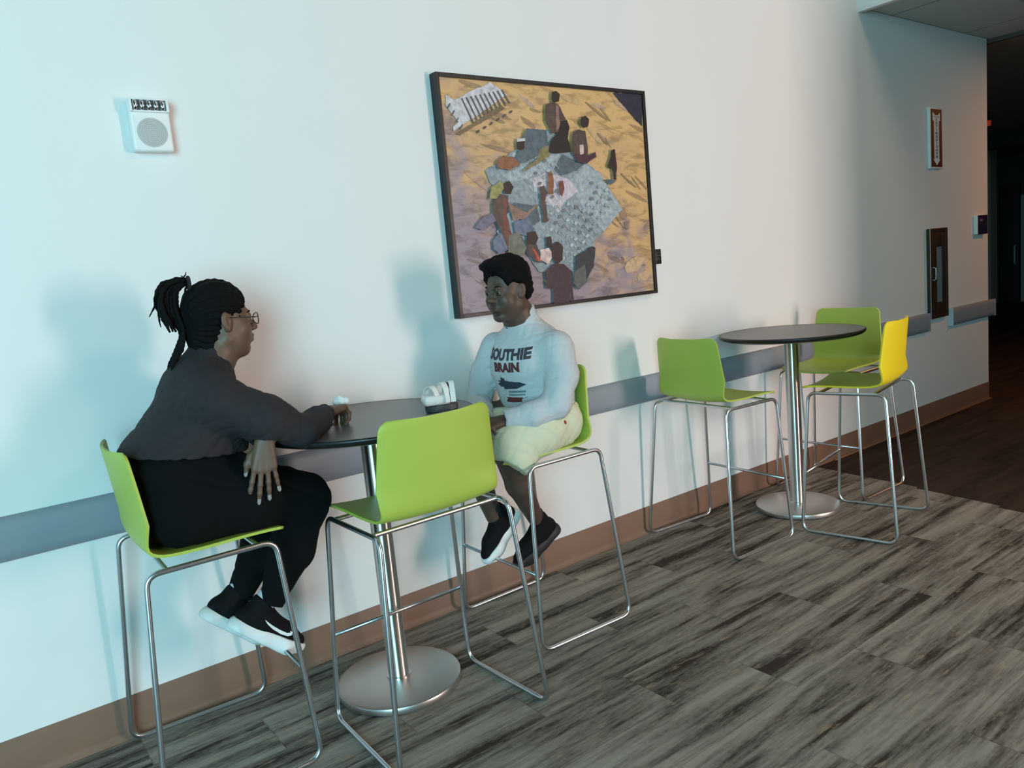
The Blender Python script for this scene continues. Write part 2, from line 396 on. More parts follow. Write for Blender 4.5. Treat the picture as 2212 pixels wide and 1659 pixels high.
# ------------------------------------------------------------------ bar tables
def make_table():
    t = thing('bar_table', '', 'table'); r_ = .400
    bm = bmesh.new(); lathe(bm, [(0, 1.026), (r_-.035, 1.026), (r_-.012, 1.033), (r_-.004, 1.043), (r_-.004, 1.0565), (0, 1.0565)], 96); bobj('tabletop', bm, TABLETOP, t, auto=25)
    bm = bmesh.new(); lathe(bm, [(r_-.012, 1.0330), (r_-.003, 1.041), (r_, 1.049), (r_-.001, 1.055), (r_-.006, 1.0575), (r_-.010, 1.0568), (r_-.010, 1.04), (r_-.012, 1.0330)], 96); bobj('edge_band', bm, TABEDGE, t, auto=None)
    bm = bmesh.new(); lathe(bm, [(0, .024), (.040, .024), (.040, 1.018), (0, 1.018)], 48); bobj('column', bm, STEEL, t)
    bm = bmesh.new(); lathe(bm, [(0, 1.014), (.085, 1.014), (.09, 1.018), (.09, 1.026), (0, 1.026)], 40); bobj('mounting_plate', bm, BLACK, t)
    bm = bmesh.new(); lathe(bm, [(0, 0.004), (.232, .004), (.239, .008), (.241, .024), (.238, .031), (.228, .0345), (.06, .0365), (0, .0365)], 96); bobj('base_disc', bm, STEELB, t, auto=35)
    bm = bmesh.new(); lathe(bm, [(.0, .035), (.047, .035), (.047, .042), (.0405, .046), (0, .046)], 48); bobj('collar', bm, STEEL, t)
    return t
t0 = make_table(); t0.location = (1.242, -.406, 0)
t1 = copy_tree(t0); t1.location = (3.944, -.406, 0)
t0['label'] = 'round grey bar table between the two seated people, steel pole and disc base'
t1['label'] = 'empty round dark bar table further right, steel pole and disc base'
for t in (t0, t1): t['group'] = 'round pedestal bar tables'

# ------------------------------------------------------------------ white alarm speaker on the wall
t = thing('fire_alarm_speaker', 'white wall alarm speaker with strobe lens, high on the wall at left', 'alarm', (.732, 0, 2.165))
bm = bmesh.new()
pr = [(-.068, -.095, .0), (.068, -.095, 0), (.068, .10, 0), (-.068, .10, 0)]
box(bm, -.066, .066, -.045, -.001, -.092, .088, .008, segs=3); bobj('housing', bm, WHITEP, t)
bm = bmesh.new(); box(bm, -.062, .062, -.052, -.044, .040, .046, .002); box(bm, -.062, .062, -.056, -.044, .080, .086, .002)
box(bm, -.064, -.056, -.058, -.044, .040, .086, .003); box(bm, .056, .064, -.058, -.044, .040, .086, .003); bobj('lens_frame', bm, WHITEP, t)
bm = bmesh.new()
for k in range(5):
    x = -.045+k*.0225; tube(bm, [(x, -.044, .052), (x, -.050, .057), (x, -.050, .070), (x, -.044, .075)], .0085, 12)
bobj('strobe_lens', bm, CHROME, t)
bm = bmesh.new(); box(bm, -.055, .055, -.0465, -.0445, .046, .080); bobj('strobe_recess', bm, DARKGREY, t)
bm = bmesh.new()
def disc_y(bm, cx, cz, R, y0, y1, n=40, mi=0):
    A = [bm.verts.new((cx+R*math.cos(a*2*PI/n), y0, cz+R*math.sin(a*2*PI/n))) for a in range(n)]
    B = [bm.verts.new((cx+R*math.cos(a*2*PI/n), y1, cz+R*math.sin(a*2*PI/n))) for a in range(n)]
    for i in range(n): bm.faces.new((A[i], A[(i+1) % n], B[(i+1) % n], B[i])).material_index = mi
    bm.faces.new(A).material_index = mi; bm.faces.new(B[::-1]).material_index = mi
disc_y(bm, 0, -.028, .050, -.0465, -.044)
for R in (.008, .015, .022, .029, .036, .043):
    tube(bm, [(R*math.cos(a*2*PI/40), -.0465, -.028+R*math.sin(a*2*PI/40)) for a in range(40)], .0013, 5, True)
bobj('speaker_grille', bm, GREYP, t)

# ------------------------------------------------------------------ painting
PW, PH = 1.318, 1.062
pa = thing('framed_painting', 'large black framed painting of people on a beach blanket beside a white lounger', 'painting', (1.925+PW/2, 0, 1.893))
bm = bmesh.new(); W2, H2 = PW/2, PH/2+.008; t_ = .018
for q in ((-W2, -W2+t_, -H2, H2), (W2-t_, W2, -H2, H2), (-W2+t_, W2-t_, -H2, -H2+t_), (-W2+t_, W2-t_, H2-t_, H2)): box(bm, q[0], q[1], -.052, -.001, q[2], q[3], .0015)
bobj('frame', bm, BLACK, pa, smooth=False)
POLYS = [('navy', [(1.068, 1.041), (1.285, 1.057), (1.271, 0.88), (1.188, 0.941), (1.107, 1.006)]), ('white', [(0.029, 0.971), (0.07, 0.948), (0.279, 1.041), (0.374, 0.991), (0.053, 0.814), (0.051, 0.832), (0.085, 0.855), (0.023, 0.924)]), ('sandd', [(0.061, 0.803), (0.334, 0.94), (0.352, 0.926), (0.131, 0.82), (0.083, 0.797)]), ('bluegrey', [(0.203, 0.643), (0.4, 0.744), (0.467, 0.793), (0.619, 0.844), (0.729, 0.751), (0.924, 0.637), (1.074, 0.447), (0.928, 0.339), (0.851, 0.291), (0.831, 0.163), (0.72, 0.052), (0.662, 0.141), (0.467, 0.164), (0.413, 0.24), (0.383, 0.338), (0.295, 0.271), (0.237, 0.367), (0.339, 0.481), (0.225, 0.59)]), ('bluelight', [(0.296, 0.62), (0.696, 0.75), (0.564, 0.636), (0.352, 0.589)]), ('bluelight', [(0.834, 0.679), (0.924, 0.637), (1.074, 0.447), (0.928, 0.339), (0.789, 0.471), (0.711, 0.588)]), ('slate', [(0.619, 0.653), (0.682, 0.726), (0.746, 0.702), (0.835, 0.687), (0.773, 0.645), (0.659, 0.62)]), ('pink', [(0.476, 0.605), (0.564, 0.636), (0.713, 0.604), (0.774, 0.546), (0.667, 0.49), (0.628, 0.441), (0.548, 0.5), (0.491, 0.557)]), ('slate', [(0.341, 0.496), (0.482, 0.477), (0.495, 0.405), (0.407, 0.368)]), ('slate', [(0.462, 0.839), (0.586, 0.835), (0.587, 0.748), (0.444, 0.683), (0.362, 0.674)]), ('olive', [(0.398, 0.636), (0.508, 0.699), (0.534, 0.747), (0.589, 0.764), (0.594, 0.716), (0.439, 0.644)]), ('rust', [(0.265, 0.681), (0.307, 0.712), (0.366, 0.705), (0.402, 0.675), (0.338, 0.644), (0.271, 0.651)]), ('dark', [(0.394, 0.779), (0.445, 0.78), (0.439, 0.745), (0.414, 0.735), (0.392, 0.744)]), ('white', [(0.401, 0.791), (0.446, 0.794), (0.447, 0.78), (0.396, 0.775)]), ('yg', [(0.222, 0.567), (0.284, 0.601), (0.3, 0.567), (0.245, 0.514), (0.206, 0.514)]), ('lav', [(0.111, 0.388), (0.158, 0.432), (0.248, 0.46), (0.274, 0.436), (0.151, 0.375)]), ('bluev', [(0.202, 0.323), (0.246, 0.359), (0.293, 0.342), (0.286, 0.279), (0.234, 0.259), (0.203, 0.284)]), ('skin', [(0.594, 0.954), (0.633, 0.967), (0.675, 0.958), (0.693, 0.927), (0.721, 0.88), (0.672, 0.83), (0.616, 0.82), (0.585, 0.875)]), ('dark', [(0.638, 1.015), (0.666, 1.023), (0.689, 1.01), (0.679, 0.974), (0.643, 0.964), (0.633, 0.987)]), ('skinl', [(0.659, 0.957), (0.676, 0.95), (0.671, 0.846), (0.645, 0.837)]), ('black', [(0.683, 0.883), (0.722, 0.888), (0.735, 0.856), (0.718, 0.799), (0.733, 0.735), (0.638, 0.725), (0.585, 0.732), (0.601, 0.78), (0.661, 0.83)]), ('skin', [(0.755, 0.833), (0.795, 0.846), (0.84, 0.84), (0.846, 0.786), (0.845, 0.72), (0.789, 0.686), (0.737, 0.727)]), ('dark', [(0.819, 0.904), (0.848, 0.914), (0.872, 0.898), (0.86, 0.861), (0.825, 0.854), (0.81, 0.875)]), ('pinkl', [(0.793, 0.769), (0.819, 0.773), (0.817, 0.728), (0.793, 0.719)]), ('plum', [(0.749, 0.727), (0.839, 0.72), (0.899, 0.738), (0.902, 0.713), (0.834, 0.679), (0.767, 0.686)]), ('dark', [(1.013, 0.748), (1.038, 0.755), (1.041, 0.723), (1.044, 0.655), (1.034, 0.599), (1.013, 0.599), (1.01, 0.654), (0.975, 0.667), (1.004, 0.714)]), ('slate', [(0.943, 0.599), (1.04, 0.599), (0.989, 0.573)]), ('skin', [(0.224, 0.499), (0.267, 0.536), (0.315, 0.528), (0.309, 0.481), (0.289, 0.435), (0.302, 0.333), (0.286, 0.279), (0.255, 0.359), (0.217, 0.445)]), ('dark', [(0.292, 0.582), (0.328, 0.596), (0.351, 0.566), (0.331, 0.535), (0.296, 0.536)]), ('rustd', [(0.284, 0.521), (0.308, 0.512), (0.294, 0.435), (0.321, 0.325), (0.29, 0.279), (0.271, 0.405)]), ('skinl', [(0.311, 0.497), (0.416, 0.447), (0.483, 0.485), (0.493, 0.477), (0.392, 0.416), (0.331, 0.411)]), ('bluev', [(0.33, 0.403), (0.424, 0.423), (0.459, 0.366), (0.404, 0.337), (0.335, 0.356)]), ('grey', [(0.298, 0.341), (0.356, 0.363), (0.397, 0.281), (0.372, 0.243), (0.283, 0.256)]), ('skin', [(0.508, 0.565), (0.54, 0.572), (0.558, 0.54), (0.537, 0.5), (0.548, 0.403), (0.515, 0.396), (0.508, 0.477)]), ('rust', [(0.568, 0.628), (0.591, 0.64), (0.603, 0.604), (0.595, 0.532), (0.562, 0.532)]), ('rustd', [(0.639, 0.592), (0.662, 0.596), (0.668, 0.555), (0.648, 0.519), (0.633, 0.531)]), ('dark', [(0.405, 0.352), (0.458, 0.358), (0.475, 0.325), (0.449, 0.278), (0.406, 0.265), (0.393, 0.313)]), ('skin', [(0.399, 0.297), (0.461, 0.294), (0.482, 0.203), (0.441, 0.214), (0.404, 0.249)]), ('red', [(0.428, 0.279), (0.448, 0.27), (0.483, 0.211), (0.462, 0.213)]), ('dark', [(0.523, 0.323), (0.555, 0.328), (0.556, 0.289), (0.521, 0.258)]), ('pinkl', [(0.479, 0.269), (0.533, 0.274), (0.562, 0.239), (0.524, 0.192), (0.474, 0.22)]), ('dark', [(0.551, 0.289), (0.591, 0.302), (0.626, 0.277), (0.619, 0.211), (0.578, 0.189), (0.549, 0.224)]), ('plumd', [(0.499, 0.161), (0.545, 0.191), (0.622, 0.19), (0.674, 0.149), (0.669, 0.056), (0.673, -0.008), (0.651, -0.006), (0.645, 0.092), (0.639, -0.009), (0.539, -0.007), (0.543, 0.075), (0.5, 0.079)]), ('charcoal', [(0.704, 0.222), (0.825, 0.266), (0.847, 0.257), (0.826, 0.163), (0.759, 0.091), (0.762, 0.168), (0.695, 0.139)]), ('greydk', [(0.69, 0.147), (0.763, 0.176), (0.771, 0.09), (0.709, 0.053), (0.678, 0.089)])]
PC = dict(navy=(38, 38, 58), white=(196, 192, 196), sandd=(120, 98, 70), bluegrey=(138, 150, 156), bluelight=(160, 172, 178), slate=(84, 98, 108), pink=(198, 186, 196),
 olive=(128, 118, 78), rust=(138, 88, 62), rustd=(112, 62, 52), dark=(40, 28, 28), yg=(146, 140, 84), lav=(106, 104, 124), bluev=(98, 110, 132), skin=(82, 64, 58), skinl=(140, 108, 96),
 black=(22, 18, 20), pinkl=(206, 180, 176), plum=(72, 42, 52), plumd=(58, 42, 50), grey=(110, 112, 100), greydk=(84, 90, 86), red=(176, 74, 54), charcoal=(46, 52, 58))
def paint_mat():
    m = bpy.data.materials.new('oil_painting'); m.use_nodes = True; nt = m.node_tree; N = nt.nodes; L = nt.links; b = N['Principled BSDF']; b.inputs['Roughness'].default_value = .5
    tc = N.new('ShaderNodeTexCoord')
    ca = N.new('ShaderNodeVertexColor'); ca.layer_name = 'paint'
    n1 = N.new('ShaderNodeTexNoise'); n1.inputs['Scale'].default_value = 5.5; n1.inputs['Detail'].default_value = 5; n1.inputs['Distortion'].default_value = 1.2; L.new(tc.outputs['Object'], n1.inputs['Vector'])
    mp = N.new('ShaderNodeMapping'); mp.inputs['Rotation'].default_value = (0, .5, 0); mp.inputs['Scale'].default_value = (5, 1, 15); L.new(tc.outputs['Object'], mp.inputs[0])
    n2 = N.new('ShaderNodeTexNoise'); n2.inputs['Scale'].default_value = 1.6; n2.inputs['Detail'].default_value = 5; n2.inputs['Roughness'].default_value = .6; n2.inputs['Distortion'].default_value = .6; L.new(mp.outputs[0], n2.inputs['Vector'])
    # sand ground: ochre against lavender by place
    sp = N.new('ShaderNodeSeparateXYZ'); L.new(tc.outputs['Object'], sp.inputs[0])
    def mt(op, a, bb):
        n = N.new('ShaderNodeMath'); n.operation = op
        for i, x in enumerate((a, bb)):
            if isinstance(x, (int, float)): n.inputs[i].default_value = x
            else: L.new(x, n.inputs[i])
        return n.outputs[0]
    g = mt('ADD', mt('MULTIPLY', sp.outputs['X'], .40), mt('MULTIPLY', sp.outputs['Z'], .75))
    g = mt('ADD', g, mt('MULTIPLY', mt('SUBTRACT', n1.outputs['Fac'], .5), 1.5)); g = mt('ADD', g, .56)
    rp = N.new('ShaderNodeValToRGB'); L.new(g, rp.inputs[0]); e = rp.color_ramp.elements
    e[0].position = .22; e[0].color = (*srgb((154, 138, 146)), 1); e[1].position = .85; e[1].color = (*srgb((216, 174, 118)), 1)
    q = e.new(.42); q.color = (*srgb((176, 148, 138)), 1); q = e.new(.60); q.color = (*srgb((202, 162, 120)), 1)
    rs = N.new('ShaderNodeMapRange'); L.new(n2.outputs['Fac'], rs.inputs[0]); rs.inputs[1].default_value = .36; rs.inputs[2].default_value = .52; rs.inputs[3].default_value = .60; rs.inputs[4].default_value = 1.0
    vm = N.new('ShaderNodeVectorMath'); vm.operation = 'SCALE'; L.new(rp.outputs[0], vm.inputs[0]); L.new(rs.outputs[0], vm.inputs['Scale'])
    mx = N.new('ShaderNodeMix'); mx.data_type = 'RGBA'; L.new(ca.outputs['Alpha'], mx.inputs['Factor']); L.new(vm.outputs[0], mx.inputs['A'])
    n3 = N.new('ShaderNodeTexNoise'); n3.inputs['Scale'].default_value = 42; n3.inputs['Detail'].default_value = 3; L.new(tc.outputs['Object'], n3.inputs['Vector'])
    r3 = N.new('ShaderNodeMapRange'); L.new(n3.outputs['Fac'], r3.inputs[0]); r3.inputs[1].default_value = .3; r3.inputs[2].default_value = .7; r3.inputs[3].default_value = .72; r3.inputs[4].default_value = 1.28
    v2 = N.new('ShaderNodeVectorMath'); v2.operation = 'SCALE'; L.new(ca.outputs['Color'], v2.inputs[0]); L.new(r3.outputs[0], v2.inputs['Scale'])
    L.new(v2.outputs[0], mx.inputs['B']); L.new(mx.outputs['Result'], b.inputs['Base Color'])
    bp = N.new('ShaderNodeBump'); bp.inputs['Strength'].default_value = .25; bp.inputs['Distance'].default_value = .002; L.new(n3.outputs['Fac'], bp.inputs['Height']); L.new(bp.outputs[0], b.inputs['Normal'])
    return m
def painting():
    bm = bmesh.new(); cl = bm.loops.layers.float_color.new('paint')
    def poly(pts, y, col, alpha=1):
        vs = [bm.verts.new((a, y, b)) for a, b in pts]
        fc = bm.faces.new(vs)
        for l in fc.loops: l[cl] = (*col, alpha)
        return fc
    w, h = PW/2-.012, PH/2-.006
    poly([(-w, -h), (w, -h), (w, h), (-w, h)], -.040, (.4, .3, .2), 0)
    def T(p): return (p[0]-(PW/2-.018), p[1]-(.524))
    k = 0
    def lay(): 
        nonlocal k; k += 1; return -.0402-.00006*k
    rnd = random.Random(8)
    def blob(c, a, b, ang, col, al=1, n=12):
        ca, sa = math.cos(ang), math.sin(ang); y = lay()
        pts = []
        for i in range(n):
            t = i*2*PI/n; rr = 1+rnd.uniform(-.18, .18); x_, z_ = a*math.cos(t)*rr, b*math.sin(t)*rr
            pts.append((max(-w, min(w, c[0]+x_*ca-z_*sa)), max(-h, min(h, c[1]+x_*sa+z_*ca))))
        poly(pts, y, col, al)
    # dune furrows and light patches on the sand
    for i in range(46):
        c = (rnd.uniform(-.6, .62), rnd.uniform(-.5, .5))
        dark = rnd.random() < .55
        col = srgb((104, 84, 72)) if dark else srgb(rnd.choice([(206, 170, 104), (190, 160, 120), (160, 140, 140)]))
        blob(c, rnd.uniform(.03, .10), rnd.uniform(.005, .016), rnd.uniform(-.75, -.2), col, .55)
    for c, a, b, ang, cc in [((.50, -.37), .09, .045, .4, (214, 180, 130)), ((.33, -.12), .10, .008, -.6, (88, 70, 64)), ((.50, .07), .08, .009, -.6, (84, 66, 60)), ((.30, .42), .09, .010, -.5, (90, 74, 60)),
                             ((.02, .40), .06, .010, -.4, (92, 76, 62)), ((-.02, .25), .07, .010, -.5, (92, 76, 62)), ((.33, .28), .05, .009, -.7, (88, 68, 58)), ((.44, -.10), .03, .04, 0, (120, 96, 90)), ((-.35, .22), .10, .012, -.2, (110, 92, 84)), ((.41, -.33), .012, .006, -.5, (60, 40, 36))]:
        blob(c, a*.9, b*.8, ang, srgb(cc), .6); blob((c[0]+a*.7, c[1]-b*1.5), a*.6, b*.6, ang-.25, srgb(cc), .5)
    BL = [T(p) for p in [q for n_, q in POLYS if n_ == 'bluegrey'][0]]
    def inside(c):
        r = False
        for i in range(len(BL)):
            (x1, y1), (x2, y2) = BL[i-1], BL[i]
            if (y1 > c[1]) != (y2 > c[1]) and c[0] < (x2-x1)*(c[1]-y1)/(y2-y1)+x1: r = not r
        return r
    for nm, pts in POLYS:
        col = srgb(PC[nm]); q = [T(p) for p in pts]
        q = [(max(-w, min(w, a)), max(-h, min(h, b))) for a, b in q]
        # small irregularity on long edges so that outlines read as brush work
        out = []
        for i, a in enumerate(q):
            b = q[(i+1) % len(q)]; out.append(a); d = math.dist(a, b)
            m = int(d/.03)
            for j in range(1, m+1):
                t = j/(m+1); out.append((a[0]+(b[0]-a[0])*t+rnd.uniform(-.003, .003), a[1]+(b[1]-a[1])*t+rnd.uniform(-.003, .003)))
        poly(out, lay(), col)
        if nm == 'white' and len(pts) > 5:
            lx0, lx1 = 0, 0
            # lounger slats: dark gaps between the white bars
            A0, A1 = T((.10, .965)), T((.355, 1.02)); B0, B1 = T((.155, .83)), T((.395, .945))
            for j in range(10):
                t = (j+.5)/10; a = (A0[0]*(1-t)+A1[0]*t, A0[1]*(1-t)+A1[1]*t); b = (B0[0]*(1-t)+B1[0]*t, B0[1]*(1-t)+B1[1]*t)
                poly([(a[0]-.0045, a[1]-.01), (a[0]+.0045, a[1]-.006), (b[0]+.0045, b[1]+.014), (b[0]-.0045, b[1]+.010)], lay(), srgb((92, 84, 88)))
            for j in range(6):
                t = (j+.5)/6; b = (B0[0]*(1-t)+B1[0]*t, B0[1]*(1-t)+B1[1]*t); blob((b[0]+.01, b[1]-.022), .012, .005, .6, srgb((84, 72, 70)))
            for j in range(4): blob((-.60+.018*j, .40-.030*j), .016, .004, .9, srgb((96, 90, 92)))
        if nm == 'pink':
            # checks of the blanket
            for i in range(13):
                for j in range(12):
                    c = (-.28+i*.050+j*.020, .24-.018*i-j*.048)
                    if inside(c) and inside((c[0]+.045, c[1]-.03)) and not (-.02 < c[0] < .19 and c[1] > -.04):
                        blob(c, .014, .009, .3, srgb(rnd.choice([(172, 186, 190), (150, 166, 174), (96, 110, 118)])), .8, 7)
                        blob((c[0]+.026, c[1]-.010), .017, .0018, -.9, srgb((196, 204, 206)), .8, 6)
    me = bpy.data.meshes.new('canvas'); bm.normal_update()
    for fc in bm.faces:
        if fc.normal.y > 0: fc.normal_flip()
    bmesh.ops.triangulate(bm, faces=bm.faces)
    bm.to_mesh(me); bm.free()
    return link('canvas', me, paint_mat(), pa)
painting()
bm = bmesh.new(); box(bm, -W2+t_*.6, W2-t_*.6, -.039, -.002, -H2+t_*.6, H2-t_*.6); bobj('backing_board', bm, BLACK, pa)

# caption plate, sign, cabinet, screen
bm = bmesh.new(); box(bm, -.026, .026, -.008, -.0, -.041, .041, .001)
t = thing('caption_plate', 'small black caption plate on the wall right of the painting', 'sign', (3.311, 0, 1.553)); bobj('plate', bm, BLACK, t)
bm = bmesh.new()
for z, wd in ((.022, .014), (.008, .022), (.004, .020), (-.012, .016), (-.018, .020)): box(bm, -wd, wd, -.0086, -.0078, z-.0008, z+.0008)
bobj('caption_lines', bm, mat('grey_print', (.09, .09, .09), .6), t)

t = thing('extinguisher_sign', 'tall narrow sign reading EXTINGUISHER with a white down arrow on dark red', 'sign', (6.634, 0, 2.287))
RED = mat('sign_red', srgb((78, 24, 26)), .5)
SW, SH = .105, .236
bm = bmesh.new(); box(bm, -SW, SW, -.022, -.0, -SH, SH, .004); bobj('sign_body', bm, WHITEP, t)
bm = bmesh.new(); box(bm, -SW+.014, SW-.012, -.0235, -.0215, -SH+.012, SH-.012); bobj('red_panel', bm, RED, t)
bm = bmesh.new()
vs = [(-.062, .20), (-.02, .178), (.02, .178), (.062, .20), (.062, .135), (.042, .135), (.042, -.165), (.058, -.165), (0, -.212), (-.058, -.165), (-.042, -.165), (-.042, .135), (-.062, .135)]
A = [bm.verts.new((a, -.0243, b)) for a, b in vs]; B = [bm.verts.new((a, -.0232, b)) for a, b in vs]
bm.faces.new(A); bm.faces.new(B[::-1])
for i in range(len(vs)): bm.faces.new((A[i], A[(i+1) % len(vs)], B[(i+1) % len(vs)], B[i]))
bobj('arrow', bm, WHITEP, t, smooth=False)
bm = bmesh.new()
for i, ch in enumerate('EXTINGUISHER'):
    me = text_mesh(ch, .038, .0004, .0012); add_mesh(bm, me, Matrix.Translation((0, -.0248, .142-i*.0262)) @ Matrix.Rotation(PI/2, 4, 'X') @ Matrix.Diagonal((1.25, .72, 1, 1)))
bobj('lettering', bm, BLACK, t, smooth=False)
bm = bmesh.new(); box(bm, -.05, .05, -.0252, -.024, .158, .172); bobj('grey_band', bm, GREYP, t)

t = thing('extinguisher_cabinet', 'brown framed wall cabinet with a narrow glass strip, extinguisher inside', 'cabinet', (6.636, 0, 1.214))
BRONZE = mat('bronze_cabinet_metal', srgb((62, 48, 38)), .45, .3, noise=.1)
cw, chh = .156, .364
bm = bmesh.new()
for q in ((-cw, -cw+.03, -chh, chh), (cw-.03, cw, -chh, chh), (-cw+.03, cw-.03, -chh, -chh+.03), (-cw+.03, cw-.03, chh-.03, chh)): box(bm, q[0], q[1], -.030, -.0, q[2], q[3], .003)
bobj('cabinet_frame', bm, BRONZE, t)
door = bobj('door', (lambda bm: (box(bm, -cw+.03, -.035, -.026, -.012, -chh+.03, chh-.03, .002), box(bm, .062, cw-.03, -.026, -.012, -chh+.03, chh-.03, .002), box(bm, -.035, .062, -.026, -.012, .215, chh-.03, .002), box(bm, -.035, .062, -.026, -.012, -chh+.03, -.235, .002), bm)[-1])(bmesh.new()), BRONZE, t)
bm = bmesh.new(); box(bm, -.035, .062, -.020, -.016, -.235, .215); bobj('glass_strip', bm, mat('blue_tinted_glass', srgb((110, 132, 140)), .25), door)
bm = bmesh.new(); tube(bm, [(-.085, -.026, .05), (-.085, -.040, .045), (-.085, -.040, -.045), (-.085, -.026, -.05)], .006, 10)
box(bm, -.115, -.045, -.030, -.024, .047, .055); box(bm, -.115, -.045, -.030, -.024, -.055, -.047); bobj('handle', bm, STEEL, door)
bm = bmesh.new(); box(bm, -cw+.001, -cw+.004, -.031, -.0005, -chh, chh); bobj('pale_edge', bm, WHITEP, t)

t = thing('thermostat', 'small white edged wall unit with a dark navy face near the wall corner', 'thermostat', (7.447, 0, 1.576))
bm = bmesh.new(); box(bm, -.100, .100, -.030, -.0, -.080, .080, .004); bobj('housing', bm, WHITEP, t)
bm = bmesh.new(); box(bm, -.086, .102, -.034, -.028, -.082, .082, .002); bobj('dark_face', bm, mat('navy_face', srgb((40, 38, 66)), .3), t)
bm = bmesh.new(); box(bm, -.05, .0, -.0348, -.0338, .03, .05); bobj('indicator', bm, mat('indicator_grey', (.18, .17, .24), .4), t)

# far corridor bits
EXITR = bpy.data.materials.new('red_exit_glow'); EXITR.use_nodes = True; bb = EXITR.node_tree.nodes['Principled BSDF']; bb.inputs['Base Color'].default_value = (.5, .05, .02, 1); bb.inputs['Emission Color'].default_value = (1, .12, .04, 1); bb.inputs['Emission Strength'].default_value = .12
t = thing('exit_light', 'small red glowing light far down the dark corridor by the ceiling', 'light', (12.0, 1.70, 3.00)); 
bm = bmesh.new(); box(bm, -.02, .02, -.03, .03, -.07, .0, .005); bobj('lamp_housing', bm, EXITR, t)
bm = bmesh.new(); box(bm, -.01, .01, -.012, .012, .0, .13); bobj('stem', bm, BLACK, t)
t = thing('corridor_door', 'dark door leaf with pale pull handle at the far corridor end', 'door', (17.95, 3.64, 0))
bm = bmesh.new(); box(bm, -.10, .045, -.20, .15, .002, 2.4, .004); bobj('door_leaf', bm, mat('black_door', (.012, .013, .013), .6), t)
bm = bmesh.new(); tube(bm, [(-.09, -.14, .78), (-.15, -.14, .80), (-.15, -.14, 1.14), (-.09, -.14, 1.16)], .014, 8); bobj('pull_handle', bm, mat('pale_handle', (.5, .52, .52), .5), t)

# ------------------------------------------------------------------ implicit body modelling
class Part:
    def __init__(s): s.p = []
    def _add(s, kind, op, k, A, t, prm, c, rad):
        A = np.eye(3) if A is None else np.asarray(A, float); t = np.zeros(3) if t is None else np.asarray(t, float)
        cw = A @ np.asarray(c, float)+t
        s.p.append((kind, op, k, A, t, prm, cw, rad)); return s
    def cap(s, a, b, ra, rb, k=.02, op='u', F=(None, None), sq=(1, 1, 1)):
        a = np.array(a, float); b = np.array(b, float); q = np.array(sq, float)
        return s._add('cap', op, k, F[0], F[1], (a/q, b/q, ra, rb, q), (a+b)/2, np.linalg.norm(a-b)/2+max(ra, rb)*max(sq))
    def chain(s, pts, rads, k=.02, F=(None, None), sq=(1, 1, 1), op='u'):
        for a, b, ra, rb in zip(pts, pts[1:], rads, rads[1:]): s.cap(a, b, ra, rb, k, op, F, sq)
        return s
    def ell(s, c, r, k=.02, op='u', F=(None, None), rot=None):
        A = np.eye(3) if F[0] is None else np.asarray(F[0], float); t = np.zeros(3) if F[1] is None else np.asarray(F[1], float)
        c2 = A@np.array(c, float)+t; A2 = A if rot is None else A@np.asarray(rot, float)
        return s._add('ell', op, k, A2, c2, (np.array(r, float),), (0, 0, 0), max(r))
    def plane(s, n, d, k=.002, op='i', F=(None, None)):   # keeps n.p < d
        return s._add('pl', op, k, F[0], F[1], (np.array(n, float)/np.linalg.norm(n), d), (0, 0, 0), 1e3)
    def add(s, other): s.p += other.p; return s
def _d(pr, P):
    kind, op, k, A, t, prm, cw, rad = pr
    L = (P-t)@A
    if kind == 'cap':
        a, b, ra, rb, q = prm; L = L/q; ab = b-a; h = np.clip(((L-a)@ab)/max(ab@ab, 1e-12), 0, 1)
        return (np.linalg.norm(L-a-h[:, None]*ab, axis=1)-(ra+(rb-ra)*h))*q.min()
    if kind == 'ell':
        r = prm[0]; k0 = np.linalg.norm(L/r, axis=1); k1 = np.linalg.norm(L/r**2, axis=1)
        return np.where(k1 > 1e-9, k0*(k0-1)/np.maximum(k1, 1e-9), -r.min())
    return L@prm[0]-prm[1]
def _comb(D, d, op, k):
    if op == 'u':
        h = np.clip(.5+.5*(D-d)/k, 0, 1); return D*(1-h)+d*h-k*h*(1-h)
    if op == 's': d = -d
    h = np.clip(.5-.5*(D-d)/k, 0, 1); return D*(1-h)+d*h+k*h*(1-h)
def field(prims, P, disp=None):
    D = np.full(len(P), 1e3)
    for pr in prims:
        d = _d(pr, P)
        D = d if (pr[1] == 'u' and D[0] >= 999 and np.all(D > 900)) else _comb(D, d, pr[1], pr[2])
    return D+disp(P) if disp is not None else D
